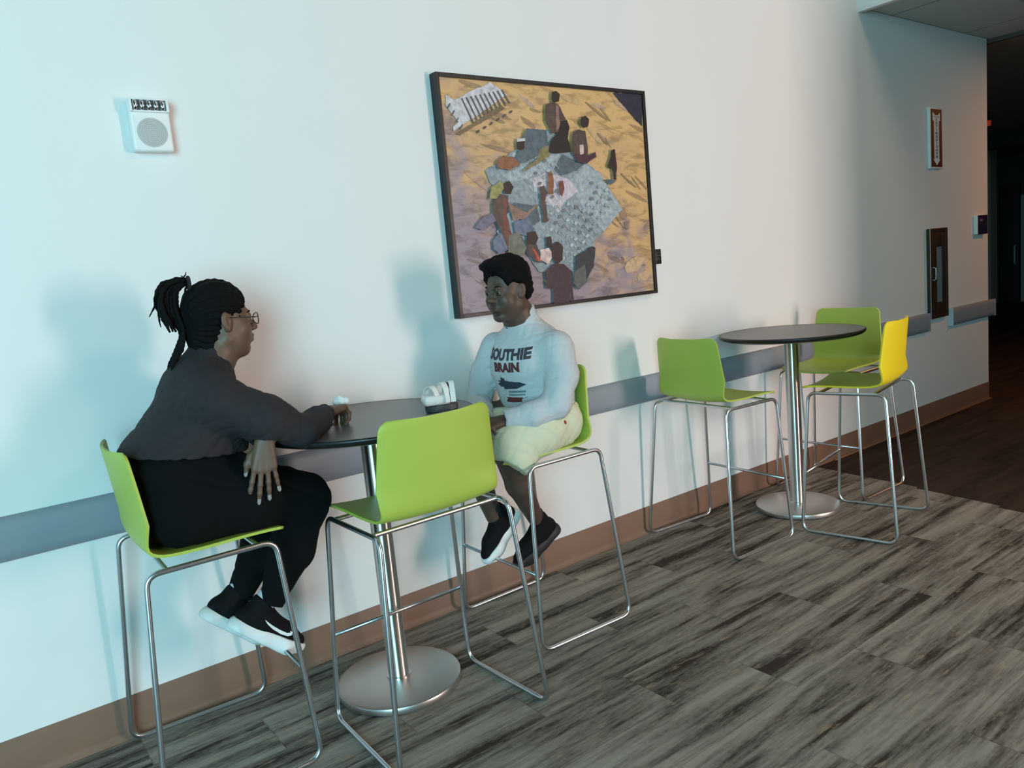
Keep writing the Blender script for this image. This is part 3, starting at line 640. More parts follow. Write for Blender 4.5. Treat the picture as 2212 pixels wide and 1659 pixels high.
def build_sdf(part, h, disp=None, margin=.012):
    pr = part.p; us = [p for p in pr if p[1] == 'u']
    lo = np.min([p[6]-p[7] for p in us], 0)-3*h-margin; hi = np.max([p[6]+p[7] for p in us], 0)+3*h+margin
    B = 12; nb = np.ceil((hi-lo)/(h*B)).astype(int); n = nb*B+1
    V = np.full(n, 1.0, np.float32)
    ci = np.stack(np.meshgrid(*[np.arange(k) for k in nb], indexing='ij'), -1).reshape(-1, 3)
    C = lo+(ci+.5)*h*B; hd = h*B*math.sqrt(3)/2
    DC = np.array([_d(p, C) for p in pr]); Dt = np.full(len(C), 1e3)
    for p, d in zip(pr, DC): Dt = d.copy() if (p[1] == 'u' and Dt[0] >= 999) else _comb(Dt, d, p[1], p[2])
    off = np.arange(B+1)
    g = np.stack(np.meshgrid(off, off, off, indexing='ij'), -1).reshape(-1, 3)*h
    for bi in range(len(C)):
        i, j, k = ci[bi]*B; sl = (slice(i, i+B+1), slice(j, j+B+1), slice(k, k+B+1))
        if abs(Dt[bi]) > hd*1.5+margin:
            V[sl] = np.where(V[sl] < .999, V[sl], np.float32(Dt[bi])) if False else np.float32(np.sign(Dt[bi])*.5); continue
    for bi in range(len(C)):
        if abs(Dt[bi]) > hd*1.5+margin: continue
        i, j, k = ci[bi]*B; sl = (slice(i, i+B+1), slice(j, j+B+1), slice(k, k+B+1))
        ud = min(DC[q][bi] for q in range(len(pr)) if pr[q][1] == 'u')
        sel = [pr[q] for q in range(len(pr)) if (pr[q][1] == 'u' and DC[q][bi] < ud+2.6*hd+2*pr[q][2]) or (pr[q][1] == 's' and DC[q][bi] < 1.3*hd+pr[q][2]) or pr[q][1] == 'i']
        P = lo+np.array([i, j, k])*h+g
        V[sl] = field(sel, P, disp).reshape(B+1, B+1, B+1)
    # surface nets
    s = V < 0
    c8 = [s[a:n[0]-1+a, b:n[1]-1+b, c:n[2]-1+c] for a in (0, 1) for b in (0, 1) for c in (0, 1)]
    any_ = np.logical_or.reduce(c8); all_ = np.logical_and.reduce(c8); act = any_ & ~all_
    I = np.argwhere(act); idx = np.full(act.shape, -1, np.int64); idx[act] = np.arange(len(I))
    acc = np.zeros((len(I), 3)); cnt = np.zeros(len(I))
    cor = [(a, b, c) for a in (0, 1) for b in (0, 1) for c in (0, 1)]
    for a in cor:
        for ax in range(3):
            if a[ax]: continue
            b = list(a); b[ax] = 1
            va = V[I[:, 0]+a[0], I[:, 1]+a[1], I[:, 2]+a[2]]; vb = V[I[:, 0]+b[0], I[:, 1]+b[1], I[:, 2]+b[2]]
            m = (va < 0) != (vb < 0); t = np.where(m, va/np.where(m, va-vb, 1), 0)
            p = np.tile(np.array(a, float), (len(I), 1)); p[:, ax] += t
            acc[m] += p[m]; cnt[m] += 1
    verts = lo+(I+acc/cnt[:, None])*h
    faces = []
    for ax in range(3):
        o1, o2 = [(1, 2), (2, 0), (0, 1)][ax]
        sa = s[tuple(slice(0, n[q]-1) if q == ax else slice(1, n[q]-1) for q in range(3))]
        sb = s[tuple(slice(1, n[q]) if q == ax else slice(1, n[q]-1) for q in range(3))]
        E = np.argwhere(sa != sb); fl = sa[sa != sb]
        base = E.copy()
        for q in range(3):
            if q != ax: base[:, q] += 1
        def at(d1, d2):
            c = base.copy(); c[:, o1] -= d1; c[:, o2] -= d2; return idx[c[:, 0], c[:, 1], c[:, 2]]
        Q = np.stack([at(1, 1), at(0, 1), at(0, 0), at(1, 0)], 1); Q[~fl] = Q[~fl][:, ::-1]; faces.append(Q)
    F = np.concatenate(faces); F = F[(F >= 0).all(1)]
    me = bpy.data.meshes.new('sdf'); me.vertices.add(len(verts)); me.vertices.foreach_set('co', verts.astype(np.float32).ravel())
    me.loops.add(len(F)*4); me.loops.foreach_set('vertex_index', F.ravel().astype(np.int32))
    me.polygons.add(len(F)); me.polygons.foreach_set('loop_start', np.arange(len(F), dtype=np.int32)*4)
    me.update(calc_edges=True); me.validate()
    return me
def sobj(name, part, h, m, parent=None, disp=None, smooth=2, keep_largest=False):
    me = build_sdf(part, h, disp); me.name = name
    if smooth:
        bm = bmesh.new(); bm.from_mesh(me)
        for _ in range(smooth): bmesh.ops.smooth_vert(bm, verts=bm.verts, factor=.5, use_axis_x=True, use_axis_y=True, use_axis_z=True)
        bm.to_mesh(me); bm.free()
    return link(name, me, m, parent, True)
def setmats(o, mats, fn):
    me = o.data
    for x in mats[len(me.materials):]: me.materials.append(x)
    C = np.empty(len(me.polygons)*3, np.float32); me.polygons.foreach_get('center', C); C = C.reshape(-1, 3)
    me.polygons.foreach_set('material_index', fn(C).astype(np.int32)); me.update()
def RZ(a): c, s = math.cos(a), math.sin(a); return np.array([[c, -s, 0], [s, c, 0], [0, 0, 1.]])
def RY(a): c, s = math.cos(a), math.sin(a); return np.array([[c, 0, s], [0, 1, 0], [-s, 0, c]])
def RX(a): c, s = math.cos(a), math.sin(a); return np.array([[1, 0, 0], [0, c, -s], [0, s, c]])
def frame(x, z):
    x = np.array(x, float); x /= np.linalg.norm(x); z = np.array(z, float); z -= x*(z@x); z /= np.linalg.norm(z)
    return np.stack([x, np.cross(z, x), z], 1)
def fold(amp, dirs, seed=0):
    rs = np.random.RandomState(seed); ph = rs.rand(len(dirs)*2)*6.3
    def f(P):
        d = 0
        for i, (v, w) in enumerate(dirs):
            v = np.array(v, float); x = P@v
            wob = np.sin(P@np.array([v[1], v[2], v[0]])*.6+ph[2*i])
            d = d+w*np.maximum(0, np.sin(x+1.4*wob+ph[2*i+1]))**3
        return -amp*d*-1
    return f

def head(P, F, male=False):
    """skull and face, local x forward, y left, z up, origin at mid skull on eye level"""
    k = dict(F=F)
    P.ell((-.014, 0, .036), (.096, .075, .090), .02, **k)
    P.ell((.022, 0, -.030), (.066, .063, .085), .03, **k)
    wj = .056 if male else .053
    for s in (-1, 1):
        P.cap((-.004, s*wj, -.058), (.055, s*.016, -.101), .019, .017, .025, **k)
        P.ell((.050, s*.038, -.032), (.032, .026, .028), .02, **k)
        P.cap((.078, s*.034, .022), (.084, s*.014, .020), .009, .009, .014, **k)
    P.ell((.064, 0, -.102), (.020, .022, .018), .016, **k)
    P.ell((.074, 0, -.062), (.022, .034, .027), .018, **k)
    for s in (-1, 1): P.ell((.094, s*.032, .002), (.018, .018, .013), .012, op='s', **k)
    P.cap((.086, 0, .010), (.104, 0, -.024), .008, .012, .010, **k)
    P.ell((.106, 0, -.029), (.014, .014, .011), .008, **k)
    for s in (-1, 1):
        P.ell((.095, s*.015, -.032), (.012, .009, .009), .006, **k)
        P.ell((.100, s*.008, -.041), (.006, .004, .005), .003, op='s', **k)
        P.ell((.0765, s*.0315, .0085), (.0142, .0175, .0105), .003, **k); P.ell((.0765, s*.0315, -.0045), (.0135, .0170, .0070), .003, **k)   # lids
    P.ell((.0925, 0, -.056), (.010, .024, .0075), .006, **k)
    P.ell((.0905, 0, -.070), (.010, .021, .0085), .006, **k)
    P.cap((.1035, -.022, -.0625), (.1035, .022, -.0625), .0028, .0028, .004, op='s', **k)
    P.ell((.083, 0, -.086), (.012, .03, .006), .008, op='s', **k)
    for s in (-1, 1):
        A = F[0]; R = RZ(s*-.35)@RY(-.12)
        P.ell((-.008, s*.078, -.002), (.020, .0075, .032), .006, F=F, rot=R)
        P.ell((.000, s*.0855, .000), (.0095, .006, .019), .003, op='s', F=F, rot=R)
        P.ell((-.004, s*.074, -.026), (.010, .007, .010), .006, F=F)
def hand(P, F, curl=(.25, .3, .25), spread=1., thumb=0., sc=1., per=None):
    """x to the fingers, y to the thumb side, z back of the hand"""
    kn = [(.088, .031), (.092, .010), (.087, -.011), (.078, -.030)]; rr = [.0092, .0095, .0090, .0080]
    for (x, y), q in zip(kn, rr): P.cap(np.array((.0, y*.55, 0))*sc, np.array((x, y, .002))*sc, .0165*sc, .0122*sc, .012, F=F)
    LN = [(.042, .026, .021), (.047, .029, .022), (.043, .027, .021), (.034, .021, .019)]
    tips = []
    for i, ((x, y), q) in enumerate(zip(kn, rr)):
        sp = (.14, .04, -.06, -.20)[i]*spread; c3 = per[i] if per is not None else curl
        p = np.array((x, y, .002))*sc; a = 0; rad = q*sc
        for j in range(3):
            a += c3[j]; d = np.array((math.cos(a)*math.cos(sp), math.cos(a)*math.sin(sp), -math.sin(a)))
            p2 = p+d*LN[i][j]*sc; r2 = rad*(.94 if j < 2 else .86)
            P.cap(p, p2, rad, r2, .0035, F=F)
            P.ell(p, (rad*1.06,)*3, .003, F=F)
            p = p2; rad = r2
        A, t = F; tips.append((A@p+t, A@d, A@np.array((math.sin(a)*math.cos(sp), math.sin(a)*math.sin(sp), math.cos(a)))))
    th = [(.012, .014, -.008), (.044, .043, -.014-.01*thumb), (.072, .054, -.020-.03*thumb), (.098, .052-.012*thumb, -.026-.045*thumb)]
    P.chain([np.array(q)*sc for q in th], [.015*sc, .0125*sc, .0108*sc, .0085*sc], .008, F=F)
    A, t = F; tips.append((A@(np.array(th[3])*sc)+t, A@((np.array(th[3])-np.array(th[2]))/.03), A@np.array((0, .4, .9))))
    return tips
def decal(name, me, M4, d, tree, m, parent, off=.0016, back=.25, far=9., near=0.):
    """lay a flat mesh on a surface by casting each vertex along d"""
    bm = bmesh.new(); bm.from_mesh(me); bmesh.ops.triangulate(bm, faces=bm.faces)
    for _ in range(2):
        es = [e for e in bm.edges if (e.verts[0].co-e.verts[1].co).length > .012]
        if es: bmesh.ops.subdivide_edges(bm, edges=es, cuts=1); bmesh.ops.triangulate(bm, faces=bm.faces)
    bm.transform(M4); d = Vector(d).normalized(); bad = []
    for v in bm.verts:
        hit = tree.ray_cast(v.co-d*back, d)
        if hit[0] is None or hit[3] > far or hit[3] < near: bad.append(v); continue
        v.co = hit[0]-d*off
    bmesh.ops.delete(bm, geom=bad, context='VERTS')
    me2 = bpy.data.meshes.new(name); bm.to_mesh(me2); bm.free(); bpy.data.meshes.remove(me)
    return link(name, me2, m, parent)
def recenter(o, base, delta):
    base = Vector(base); Mt = Matrix.Translation(-base); seen = set()
    for x in [o]+list(o.children_recursive):
        if x.data.name not in seen: x.data.transform(Mt); seen.add(x.data.name)
    o.location = base+Vector(delta)
def tree_of(o): 
    bm = bmesh.new(); bm.from_mesh(o.data); t = BVHTree.FromBMesh(bm); bm.free(); return t
def flat_mesh(polys):
    bm = bmesh.new()
    for p in polys: bm.faces.new([bm.verts.new((a, b, 0)) for a, b in p])
    me = bpy.data.meshes.new('flat'); bm.to_mesh(me); bm.free(); return me
SKINW = mat('deep_brown_skin', srgb((104, 78, 62)), .5, noise=.08, nscale=30, bump=.1, bscale=300)
SKINM = mat('dark_brown_skin', srgb((80, 62, 52)), .5, noise=.10, nscale=30, bump=.1, bscale=300)
LIPS = mat('lip_tone', srgb((92, 54, 50)), .45); HAIR = mat('black_hair', (.003, .003, .0035), .8, spec=.15, bump=.8, bscale=250)
EYEW = mat('eye_white', (.20, .18, .165), .3); IRIS = mat('iris_dark', (.01, .006, .004), .15)
NAIL = mat('pale_nail', srgb((205, 190, 186)), .3); NAILM = mat('natural_nail', srgb((125, 100, 90)), .4)
SHIRT = mat('charcoal_knit', srgb((38, 33, 37)), .85, noise=.1, nscale=60, bump=.5, bscale=500)
PANTS = mat('black_trouser_cloth', srgb((9, 10, 12)), .95, spec=.2, noise=.1, nscale=60, bump=.2, bscale=500)
SWEAT = mat('heather_grey_fleece', srgb((192, 197, 200)), .9, noise=.07, nscale=260, bump=.5, bscale=400)
SHORTS = mat('pale_cream_twill', srgb((212, 212, 182)), .85, noise=.04, nscale=50, bump=.3, bscale=500)
SHOEB = mat('black_shoe_mesh', (.004, .004, .005), .8, spec=.2, bump=.5, bscale=500); SOLEW = mat('white_sole_foam', (.75, .77, .76), .5)
SOCKW = mat('white_sock', (.55, .55, .62), .9); SOCKB = mat('black_sock', (.012, .012, .014), .9)
PRINTD = mat('print_charcoal', srgb((62, 58, 68)), .8); PRINTR = mat('print_maroon', srgb((92, 40, 44)), .8); PRINTN = mat('print_navy', srgb((46, 58, 72)), .8); PRINTW = mat('print_white', srgb((190, 200, 205)), .8)
GLASSF = mat('dark_glasses_frame', (.02, .018, .018), .3)

def eyes(F, parent, brow_mat=HAIR):
    A, t = F
    for s in (-1, 1):
        bm = bmesh.new(); bmesh.ops.create_uvsphere(bm, u_segments=24, v_segments=16, radius=.0125)
        for fc in bm.faces:
            c = fc.calc_center_median(); fc.material_index = 1 if c.x > .0092 else 0
        M4 = Matrix.Translation(Vector(A@np.array((.0785, s*.0315, .0025))+t)) @ Matrix([list(r_) for r_ in A]).to_4x4() @ Matrix.Rotation(s*.02, 4, 'Z')
        bm.transform(M4); bobj('eye', bm, [EYEW, IRIS], parent, auto=None)
        pts = [A@np.array(q)+t for q in ((.088, s*.014, .0215), (.0885, s*.025, .0255), (.083, s*.038, .0260), (.073, s*.048, .0215))]
        bm = bmesh.new(); tube(bm, [tuple(p) for p in pts], [.002, .0034, .003, .0014], 8); bobj('eyebrow', bm, brow_mat, parent, auto=None)
def nails(tips, m, parent, L=.012, W=.0062, n=None, up=.0068):
    for i, (p, d, z) in enumerate(tips[:n]):
        d = d/np.linalg.norm(d); z = z-d*(z@d); z /= np.linalg.norm(z); y = np.cross(z, d)
        bm = bmesh.new(); rows = []
        for a in range(6):
            q = a/5; wd = W*(1 if q < .6 else math.sqrt(max(0.05, 1-((q-.6)/.42)**2)))
            rows.append([bm.verts.new(tuple(p+d*(-.004+L*q)+y*wd*v+z*(up*(1-.12*q)-.0022*v*v))) for v in (-1, -.5, 0, .5, 1)])
        for A_, B_ in zip(rows, rows[1:]):
            for k in range(4): bm.faces.new((A_[k], A_[k+1], B_[k+1], B_[k]))
        g = bmesh.ops.solidify(bm, geom=bm.faces[:], thickness=.0008)
        bobj('fingernail', bm, m, parent, auto=None)
def shoe(F, parent, sock=None, sole_mat=SOLEW, thick=1.0, swoosh=True, name='shoe', L=1.0):
    k = dict(F=F)
    U = Part()
    U.chain([(-.045, 0, -.048), (.02, 0, -.050), (.11*L, -.003, -.058), (.165*L, .0, -.066)], [.037, .040, .038, .026], .02, sq=(1, 1, 1), **k)
    U.chain([(-.02, 0, -.03), (-.012, 0, .012)], [.042, .040], .02, **k)
    U.cap((.03, 0, -.025), (.09, 0, -.045), .033, .028, .02, **k)
    U.plane((0, 0, -1), .080, .004, **k); U.plane((.25, 0, 1), .024, .006, **k)
    up = sobj(name, U, .0035, SHOEB, parent)
    So = Part()
    So.chain([(-.052, 0, -.085), (.03, -.002, -.085), (.115*L, -.004, -.085), (.172*L, .002, -.080)], [.043, .041, .047, .031], .02, **k)
    So.plane((.05, 0, 1), -.058, .004, **k); So.plane((-.12, 0, -1), .104, .006, **k)
    so = sobj('sole', So, .0035, sole_mat, up)
    if sock is not None:
        K = Part(); K.cap((-.008, 0, -.01), (-.004, 0, .055), .036, .037, .01, **k); K.plane((.1, 0, 1), .052, .004, **k)
        sobj('sock', K, .0035, sock, up)
    if swoosh:
        A, t = F; tr = tree_of(up)
        sw = [[(-.008, -.030), (.015, -.046), (.055, -.052), (.095, -.046), (.120, -.036), (.090, -.062), (.050, -.070), (.010, -.064), (-.012, -.048)],]
        sw = [[(.005, -.028), (.035, -.037), (.070, -.044), (.098, -.046), (.110, -.042), (.108, -.036), (.118, -.039), (.119, -.048), (.106, -.055), (.080, -.056), (.045, -.049), (.020, -.039)]]
        side = -1 if F[0][:, 1][1] > 0 else 1
        me = flat_mesh(sw); x, y, z = A[:, 0], A[:, 1], A[:, 2]
        M4 = Matrix(((x[0], z[0], y[0], t[0]+y[0]*side*.1), (x[1], z[1], y[1], t[1]+y[1]*side*.1), (x[2], z[2], y[2], t[2]+y[2]*side*.1), (0, 0, 0, 1)))
        o = decal('side_mark', me, M4, tuple(-y*side), tr, SOLEW, up, .001, .1); o['label'] = 'white curved tick mark on the side'
    return up

# ================================================================== the woman
Y = -.345
FH = (RZ(.03)@RY(.02), np.array((.846, -.35, 1.466)))
def w_torso(P, o=0.):
    k = .05
    P.ell((.622, Y, .925), (.145+o, .198+o, .138+o), k); P.ell((.618, Y, 1.03), (.148+o, .190+o, .13+o), k, F=(None, None))
    P.cap((.62, Y, 1.00), (.735, Y, 1.215), .105+o, .088+o, k, sq=(1, 1.75, 1))
    P.ell((.700, Y, 1.12), (.135+o, .170+o, .12+o), k)
    P.ell((.790, Y, 1.12), (.075+o, .145+o, .080+o), k); P.ell((.735, Y, 1.24), (.098+o, .175+o, .085+o), k)
    P.cap((.755, Y, 1.27), (.800, Y, 1.365), .078+o, .060+o, .05); P.ell((.755, Y, 1.29), (.075+o, .125+o, .06+o), .05)
    P.ell((.715, Y, 1.045), (.135+o, .165+o, .11+o), .05)
def w_arms(P, o=0.):
    # right arm (near the camera) rests on the table
    P.chain([(.752, -.510, 1.225), (.880, -.570, 1.145), (.985, -.580, 1.088)], [.078+o, .064+o, .046+o], .05)
    P.chain([(.985, -.580, 1.088), (1.06, -.525, 1.104), (1.122, -.462, 1.114)], [.046+o, .041+o, .030+o], .02)
    # left arm crosses under it, hand hanging over the thigh
    P.chain([(.765, -.175, 1.225), (.90, -.13, 1.15), (.990, -.20, 1.105)], [.070+o, .058+o, .046+o], .05)
    P.chain([(.990, -.20, 1.105), (.920, -.38, 1.085), (.862, -.548, 1.085)], [.046+o, .040+o, .028+o], .02)
def w_legs(P, o=0., upto=1.):
    P.chain([(.62, -.445, .895), (.82, -.455, .895), (1.010, -.435, .828)], [.108+o, .104+o, .080+o], .05)
    P.chain([(.62, -.245, .895), (.82, -.245, .890), (1.000, -.270, .828)], [.106+o, .098+o, .078+o], .05)
    P.chain([(1.010, -.435, .828), (.952, -.415, .655), (.864, -.390, .490)], [.078+o, .064+o, .036+o], .03)
    P.chain([(1.000, -.270, .828), (.900, -.280, .670), (.795, -.300, .525)], [.076+o, .062+o, .036+o], .03)
B = Part(); w_torso(B, -.018); w_legs(B, -.014); w_arms(B, -.010)
B.chain([(.780, -.348, 1.28), (.815, -.35, 1.36), (.838, -.35, 1.42)], [.066, .062, .060], .03)
head(B, FH); B.ell((.030, 0, -.080), (.046, .056, .042), .02, F=FH); B.ell((.030, 0, -.045), (.046, .064, .055), .02, F=FH)
for q in ((-1, -.515), (1, -.175)): pass
AR = frame((.80, .58, -.02), (-.30, -.15, 1.0))            # right hand, palm down on the table, closed
AR[:, 1] *= 1
hr = (AR, np.array((1.122, -.462, 1.116)))
tr_ = hand(B, hr, curl=(.85, 1.1, .7), spread=.4, thumb=.9, sc=1.0)
XL_ = np.array((-.16, -.04, -.98)); XL_ /= np.linalg.norm(XL_)
ZL = np.array((-.30, -.95, .02)); ZL -= XL_*(ZL@XL_); ZL /= np.linalg.norm(ZL)
YL = np.cross(XL_, ZL); YL = YL if YL[0] < 0 else -YL
hl = (np.stack([XL_, YL, ZL], 1), np.array((.856, -.583, 1.078)))
tl = hand(B, hl, spread=1.2, thumb=-.3, sc=.95, per=[(.05, .12, .1), (.0, .12, .1), (.05, .1, .1), (.12, .1, .05)])
# feet inside the shoes
FB = (frame((.80, -.06, -.58), (.52, .0, .84)), np.array((.838, -.388, .474)))
FA = (frame((.80, .02, -.60), (.52, .0, .84)), np.array((.775, -.302, .505)))
for Fx in (FB, FA): B.chain([(-.02, 0, -.045), (.06, 0, -.055), (.14, 0, -.068)], [.026, .026, .014], .02, F=Fx)
woman = sobj('person', B, .0033, [SKINW, LIPS], None)
woman.name = 'person'
tag(woman, 'seated woman in black leaning on the bar table, hair in a braided ponytail, wearing glasses', 'person')
def lipf(F):
    A, t = F
    def fn(C):
        L = (C-t)@A
        m1 = ((L[:, 0]-.096)/.016)**2+(L[:, 1]/.024)**2+((L[:, 2]+.056)/.0075)**2 < 1
        m2 = ((L[:, 0]-.094)/.016)**2+(L[:, 1]/.021)**2+((L[:, 2]+.0705)/.0085)**2 < 1
        return (m1 | m2).astype(int)
    return fn
setmats(woman, [SKINW, LIPS], lipf(FH))
eyes(FH, woman)
nails(tl[:4], NAIL, woman, L=.020, W=.0058); nails([tl[4]], NAIL, woman, L=.018, W=.0062, up=.0075); nails(tr_[:4], NAIL, woman, L=.014, W=.0056)
# clothes
def wrinkle(A, dirs, seed):
    g = fold(A, dirs, seed); return g
Sh = Part(); w_torso(Sh, .010); w_arms(Sh, .006)
Sh.plane((-.13, 0, -1), -1.139, .004)
Sh.plane((.55, 0, 1), 1.362+.55*.80, .004)
cR = np.array((1.116, -.466, 1.114)); dR = np.array((.75, .65, .1)); dR /= np.linalg.norm(dR)
Sh.ell(cR+dR*.075, (.078, .078, .078), .004, op='s')
cL = np.array((.866, -.545, 1.083)); dL = np.array((-.15, -.75, -.65)); dL /= np.linalg.norm(dL)
Sh.ell(cL+dL*.056, (.056, .056, .056), .004, op='s')
sh = sobj('long_sleeve_top', Sh, .0045, SHIRT, woman, disp=fold(.0026, [((90, 30, -70), 1), ((-45, 60, 100), .8), ((120, -20, 50), .5)], 3)); sh['label'] = 'charcoal knit top'
Pn = Part()
Pn.ell((.622, Y, .925), (.150, .202, .142), .05); Pn.ell((.618, Y, 1.02), (.150, .192, .12), .05); Pn.ell((.708, Y, 1.01), (.135, .168, .12), .05)
w_legs(Pn, .010)
Pn.plane((.13, 0, 1), 1.160, .004); Pn.plane((0, 0, -1), -.790, .01) if False else None
Pn.ell((.795-.045, -.300, .525-.062), (.068, .068, .068), .004, op='s'); Pn.ell((.864-.030, -.392, .490-.062), (.068, .068, .068), .004, op='s')
pn = sobj('trousers', Pn, .0045, PANTS, woman, disp=fold(.003, [((40, 10, 50), 1), ((-50, 20, 40), .8)], 5)); pn['label'] = 'black trousers'
s1 = shoe(FB, woman, SOCKW); s1['label'] = 'black sneaker with thick white sole, foremost'
s2 = shoe(FA, woman, SOCKW, swoosh=False); s2['label'] = 'black sneaker with thick white sole, crossed behind'
# hair
Hc = Part(); k = dict(F=FH)
Hc.ell((-.017, 0, .042), (.104, .083, .096), .01, **k); Hc.ell((-.062, 0, -.025), (.058, .068, .070), .03, **k); Hc.ell((-.055, 0, -.080), (.046, .056, .045), .03, **k)
Hc.ell((.105, 0, -.020), (.070, .12, .088), .012, op='s', **k)
for s in (-1, 1): Hc.ell((.024, s*.085, -.050), (.052, .05, .070), .010, op='s', **k)
def corn(P):
    L = (P-FH[1])@FH[0]; a = np.arctan2(L[:, 1], L[:, 2]+.01); return .0026*np.sin(a*26)+.0012*np.sin(L[:, 0]*260)
hw = sobj('hair', Hc, .0033, HAIR, woman, disp=corn, smooth=1); hw['label'] = 'black cornrowed hair'
BR = [[(0.764, 1.604), (0.731, 1.608), (0.697, 1.598), (0.676, 1.58), (0.665, 1.547), (0.669, 1.512), (0.679, 1.482), (0.685, 1.449)],
[(0.764, 1.606), (0.725, 1.613), (0.687, 1.597), (0.666, 1.572), (0.66, 1.537), (0.665, 1.498)],
[(0.765, 1.601), (0.734, 1.599), (0.71, 1.582), (0.7, 1.544), (0.703, 1.501), (0.712, 1.462), (0.712, 1.436)],
[(0.766, 1.603), (0.728, 1.602), (0.695, 1.581), (0.683, 1.546), (0.685, 1.503), (0.696, 1.47), (0.705, 1.446)],
[(0.763, 1.599), (0.737, 1.595), (0.717, 1.573), (0.711, 1.535), (0.717, 1.494), (0.721, 1.457), (0.715, 1.426), (0.699, 1.395), (0.682, 1.364), (0.666, 1.342), (.664,1.315)],
[(0.763, 1.599), (0.741, 1.592), (0.723, 1.575), (0.714, 1.543), (0.715, 1.509), (0.72, 1.472), (0.72, 1.436), (0.707, 1.405), (0.687, 1.37), (0.672, 1.345), (.668,1.31)],
[(0.764, 1.604), (0.718, 1.607), (0.681, 1.586), (0.662, 1.573), (0.652, 1.552), (0.652, 1.539)],
[(0.665, 1.568), (0.659, 1.543), (0.646, 1.523), (0.633, 1.502)],
[(0.668, 1.555), (0.66, 1.513), (0.66, 1.483), (0.663, 1.466)],
[(0.76, 1.608), (0.749, 1.617), (0.742, 1.623)],
[(0.749, 1.617), (0.757, 1.625), (0.759, 1.633)],
[(0.763, 1.597), (0.749, 1.579), (0.743, 1.541), (0.73, 1.499), (0.732, 1.467), (0.742, 1.439), (0.75, 1.412)],
[(0.734, 1.467), (0.749, 1.455), (0.75, 1.434), (0.755, 1.416), (0.767, 1.411)]]
rn = random.Random(5)
def braid(pts, rad, dy):
    bm = bmesh.new(); q = [(x, -.35+dy*(i/len(pts))**.8, z) for i, (x, z) in enumerate(pts)]
    dense = roundpath(q, .02, False, 4); out = []; rr = []
    for a, b in zip(dense, dense[1:]):
        n = max(1, int((b-a).length/.004))
        for j in range(n): out.append(a+(b-a)*j/n)
    out.append(dense[-1]); acc = 0
    for i, p in enumerate(out):
        if i: acc += (out[i]-out[i-1]).length
        e = min(1, (len(out)-i)/14); rr.append(rad*(.82+.22*abs(math.sin(acc*210)))*(.35+.65*e))
    tube(bm, out, rr, 8); return bm
pony = bmesh.new()
for i, pts in enumerate(BR):
    for j in range(3 if i < 6 else 1):
        rad = .0075 if i < 7 else .004
        pp = [(x+rn.uniform(-.007, .007)*min(1, a*.5)*(j > 0), z+rn.uniform(-.007, .007)*min(1, a*.5)*(j > 0)) for a, (x, z) in enumerate(pts)]
        b = braid(pp, rad if i < 9 else .0035, rn.uniform(-.035, .035) if i < 9 else 0); me = bpy.data.meshes.new('t'); b.to_mesh(me); b.free(); pony.from_mesh(me); bpy.data.meshes.remove(me)
pny = bobj('ponytail', pony, HAIR, woman, auto=None); pny['label'] = 'ponytail of thin black braids'
bm = bmesh.new(); tube(bm, [(.762+.006*math.cos(a)*.5, -.35+.020*math.cos(a), 1.596+.020*math.sin(a)) for a in np.linspace(0, 2*PI, 20, endpoint=False)], .006, 8, True); bobj('hair_tie', bm, SOCKB, woman, auto=None)
bm = bmesh.new(); A, t = FH
for s in (-1, 1):
    tube(bm, [tuple(A@np.array((.1105-.006*abs(math.cos(a)), s*.033+.0245*math.cos(a), .000+.0185*math.sin(a)))+t) for a in np.linspace(0, 2*PI, 28, endpoint=False)], .0017, 6, True)
    tube(bm, [tuple(A@np.array(q)+t) for q in ((.104, s*.0575, .005), (.085, s*.069, .006), (.03, s*.0765, .008), (-.012, s*.0795, .010), (-.028, s*.078, -.012))], .0016, 6)
tube(bm, [tuple(A@np.array(q)+t) for q in ((.112, -.009, .002), (.113, 0, .005), (.112, .009, .002))], .0016, 6)
bobj('glasses', bm, GLASSF, woman, auto=None)

recenter(woman, (.62, Y, .79), (-.072, -.022, .003))
# ================================================================== the man
def rfr(yaw, lean=0): return RZ(yaw)@RY(lean)
FM = (RZ(math.radians(188))@RY(.05), np.array((2.035, -.355, 1.462)))
TY = math.radians(190)
FC = (RZ(TY)@RY(.16), np.array((2.125, -.345, 1.12)))        # chest frame x forward y left z up
def m_torso(P, o=0.):
    P.ell((2.168, -.335, .905), (.125+o, .182+o, .120+o), .05, rot=RZ(math.radians(186)))
    P.ell((-.015, 0, -.09), (.150+o, .176+o, .13+o), .06, F=FC); P.ell((-.005, 0, .02), (.132+o, .174+o, .14+o), .05, F=FC)
    P.ell((-.020, 0, .110), (.098+o, .172+o, .085+o), .05, F=FC); P.ell((.045, 0, .03), (.090+o, .14+o, .10+o), .05, F=FC)
    P.cap((2.125, -.345, 1.25), (2.092, -.35, 1.365), .080+o, .064+o, .05)
def m_arms(P, o=0.):
    P.chain([(2.150, -.500, 1.205), (2.135, -.545, 1.100), (2.085, -.555, .985)], [.070+o, .059+o, .049+o], .018)
    P.chain([(2.085, -.555, .985), (1.985, -.520, .955), (1.880, -.450, .945)], [.049+o, .044+o, .033+o], .02)
    P.chain([(2.075, -.185, 1.210), (2.020, -.150, 1.10), (1.975, -.150, .990)], [.064+o, .055+o, .048+o], .018)
    P.chain([(1.975, -.150, .990), (1.925, -.23, .965), (1.865, -.335, .945)], [.048+o, .043+o, .033+o], .02)
def m_legs(P, o=0.):
    P.chain([(2.162, -.435, .885), (2.04, -.455, .882), (1.895, -.450, .850)], [.112+o, .106+o, .080+o], .05)
    P.chain([(2.162, -.235, .885), (2.03, -.220, .880), (1.870, -.205, .850)], [.110+o, .102+o, .080+o], .05)
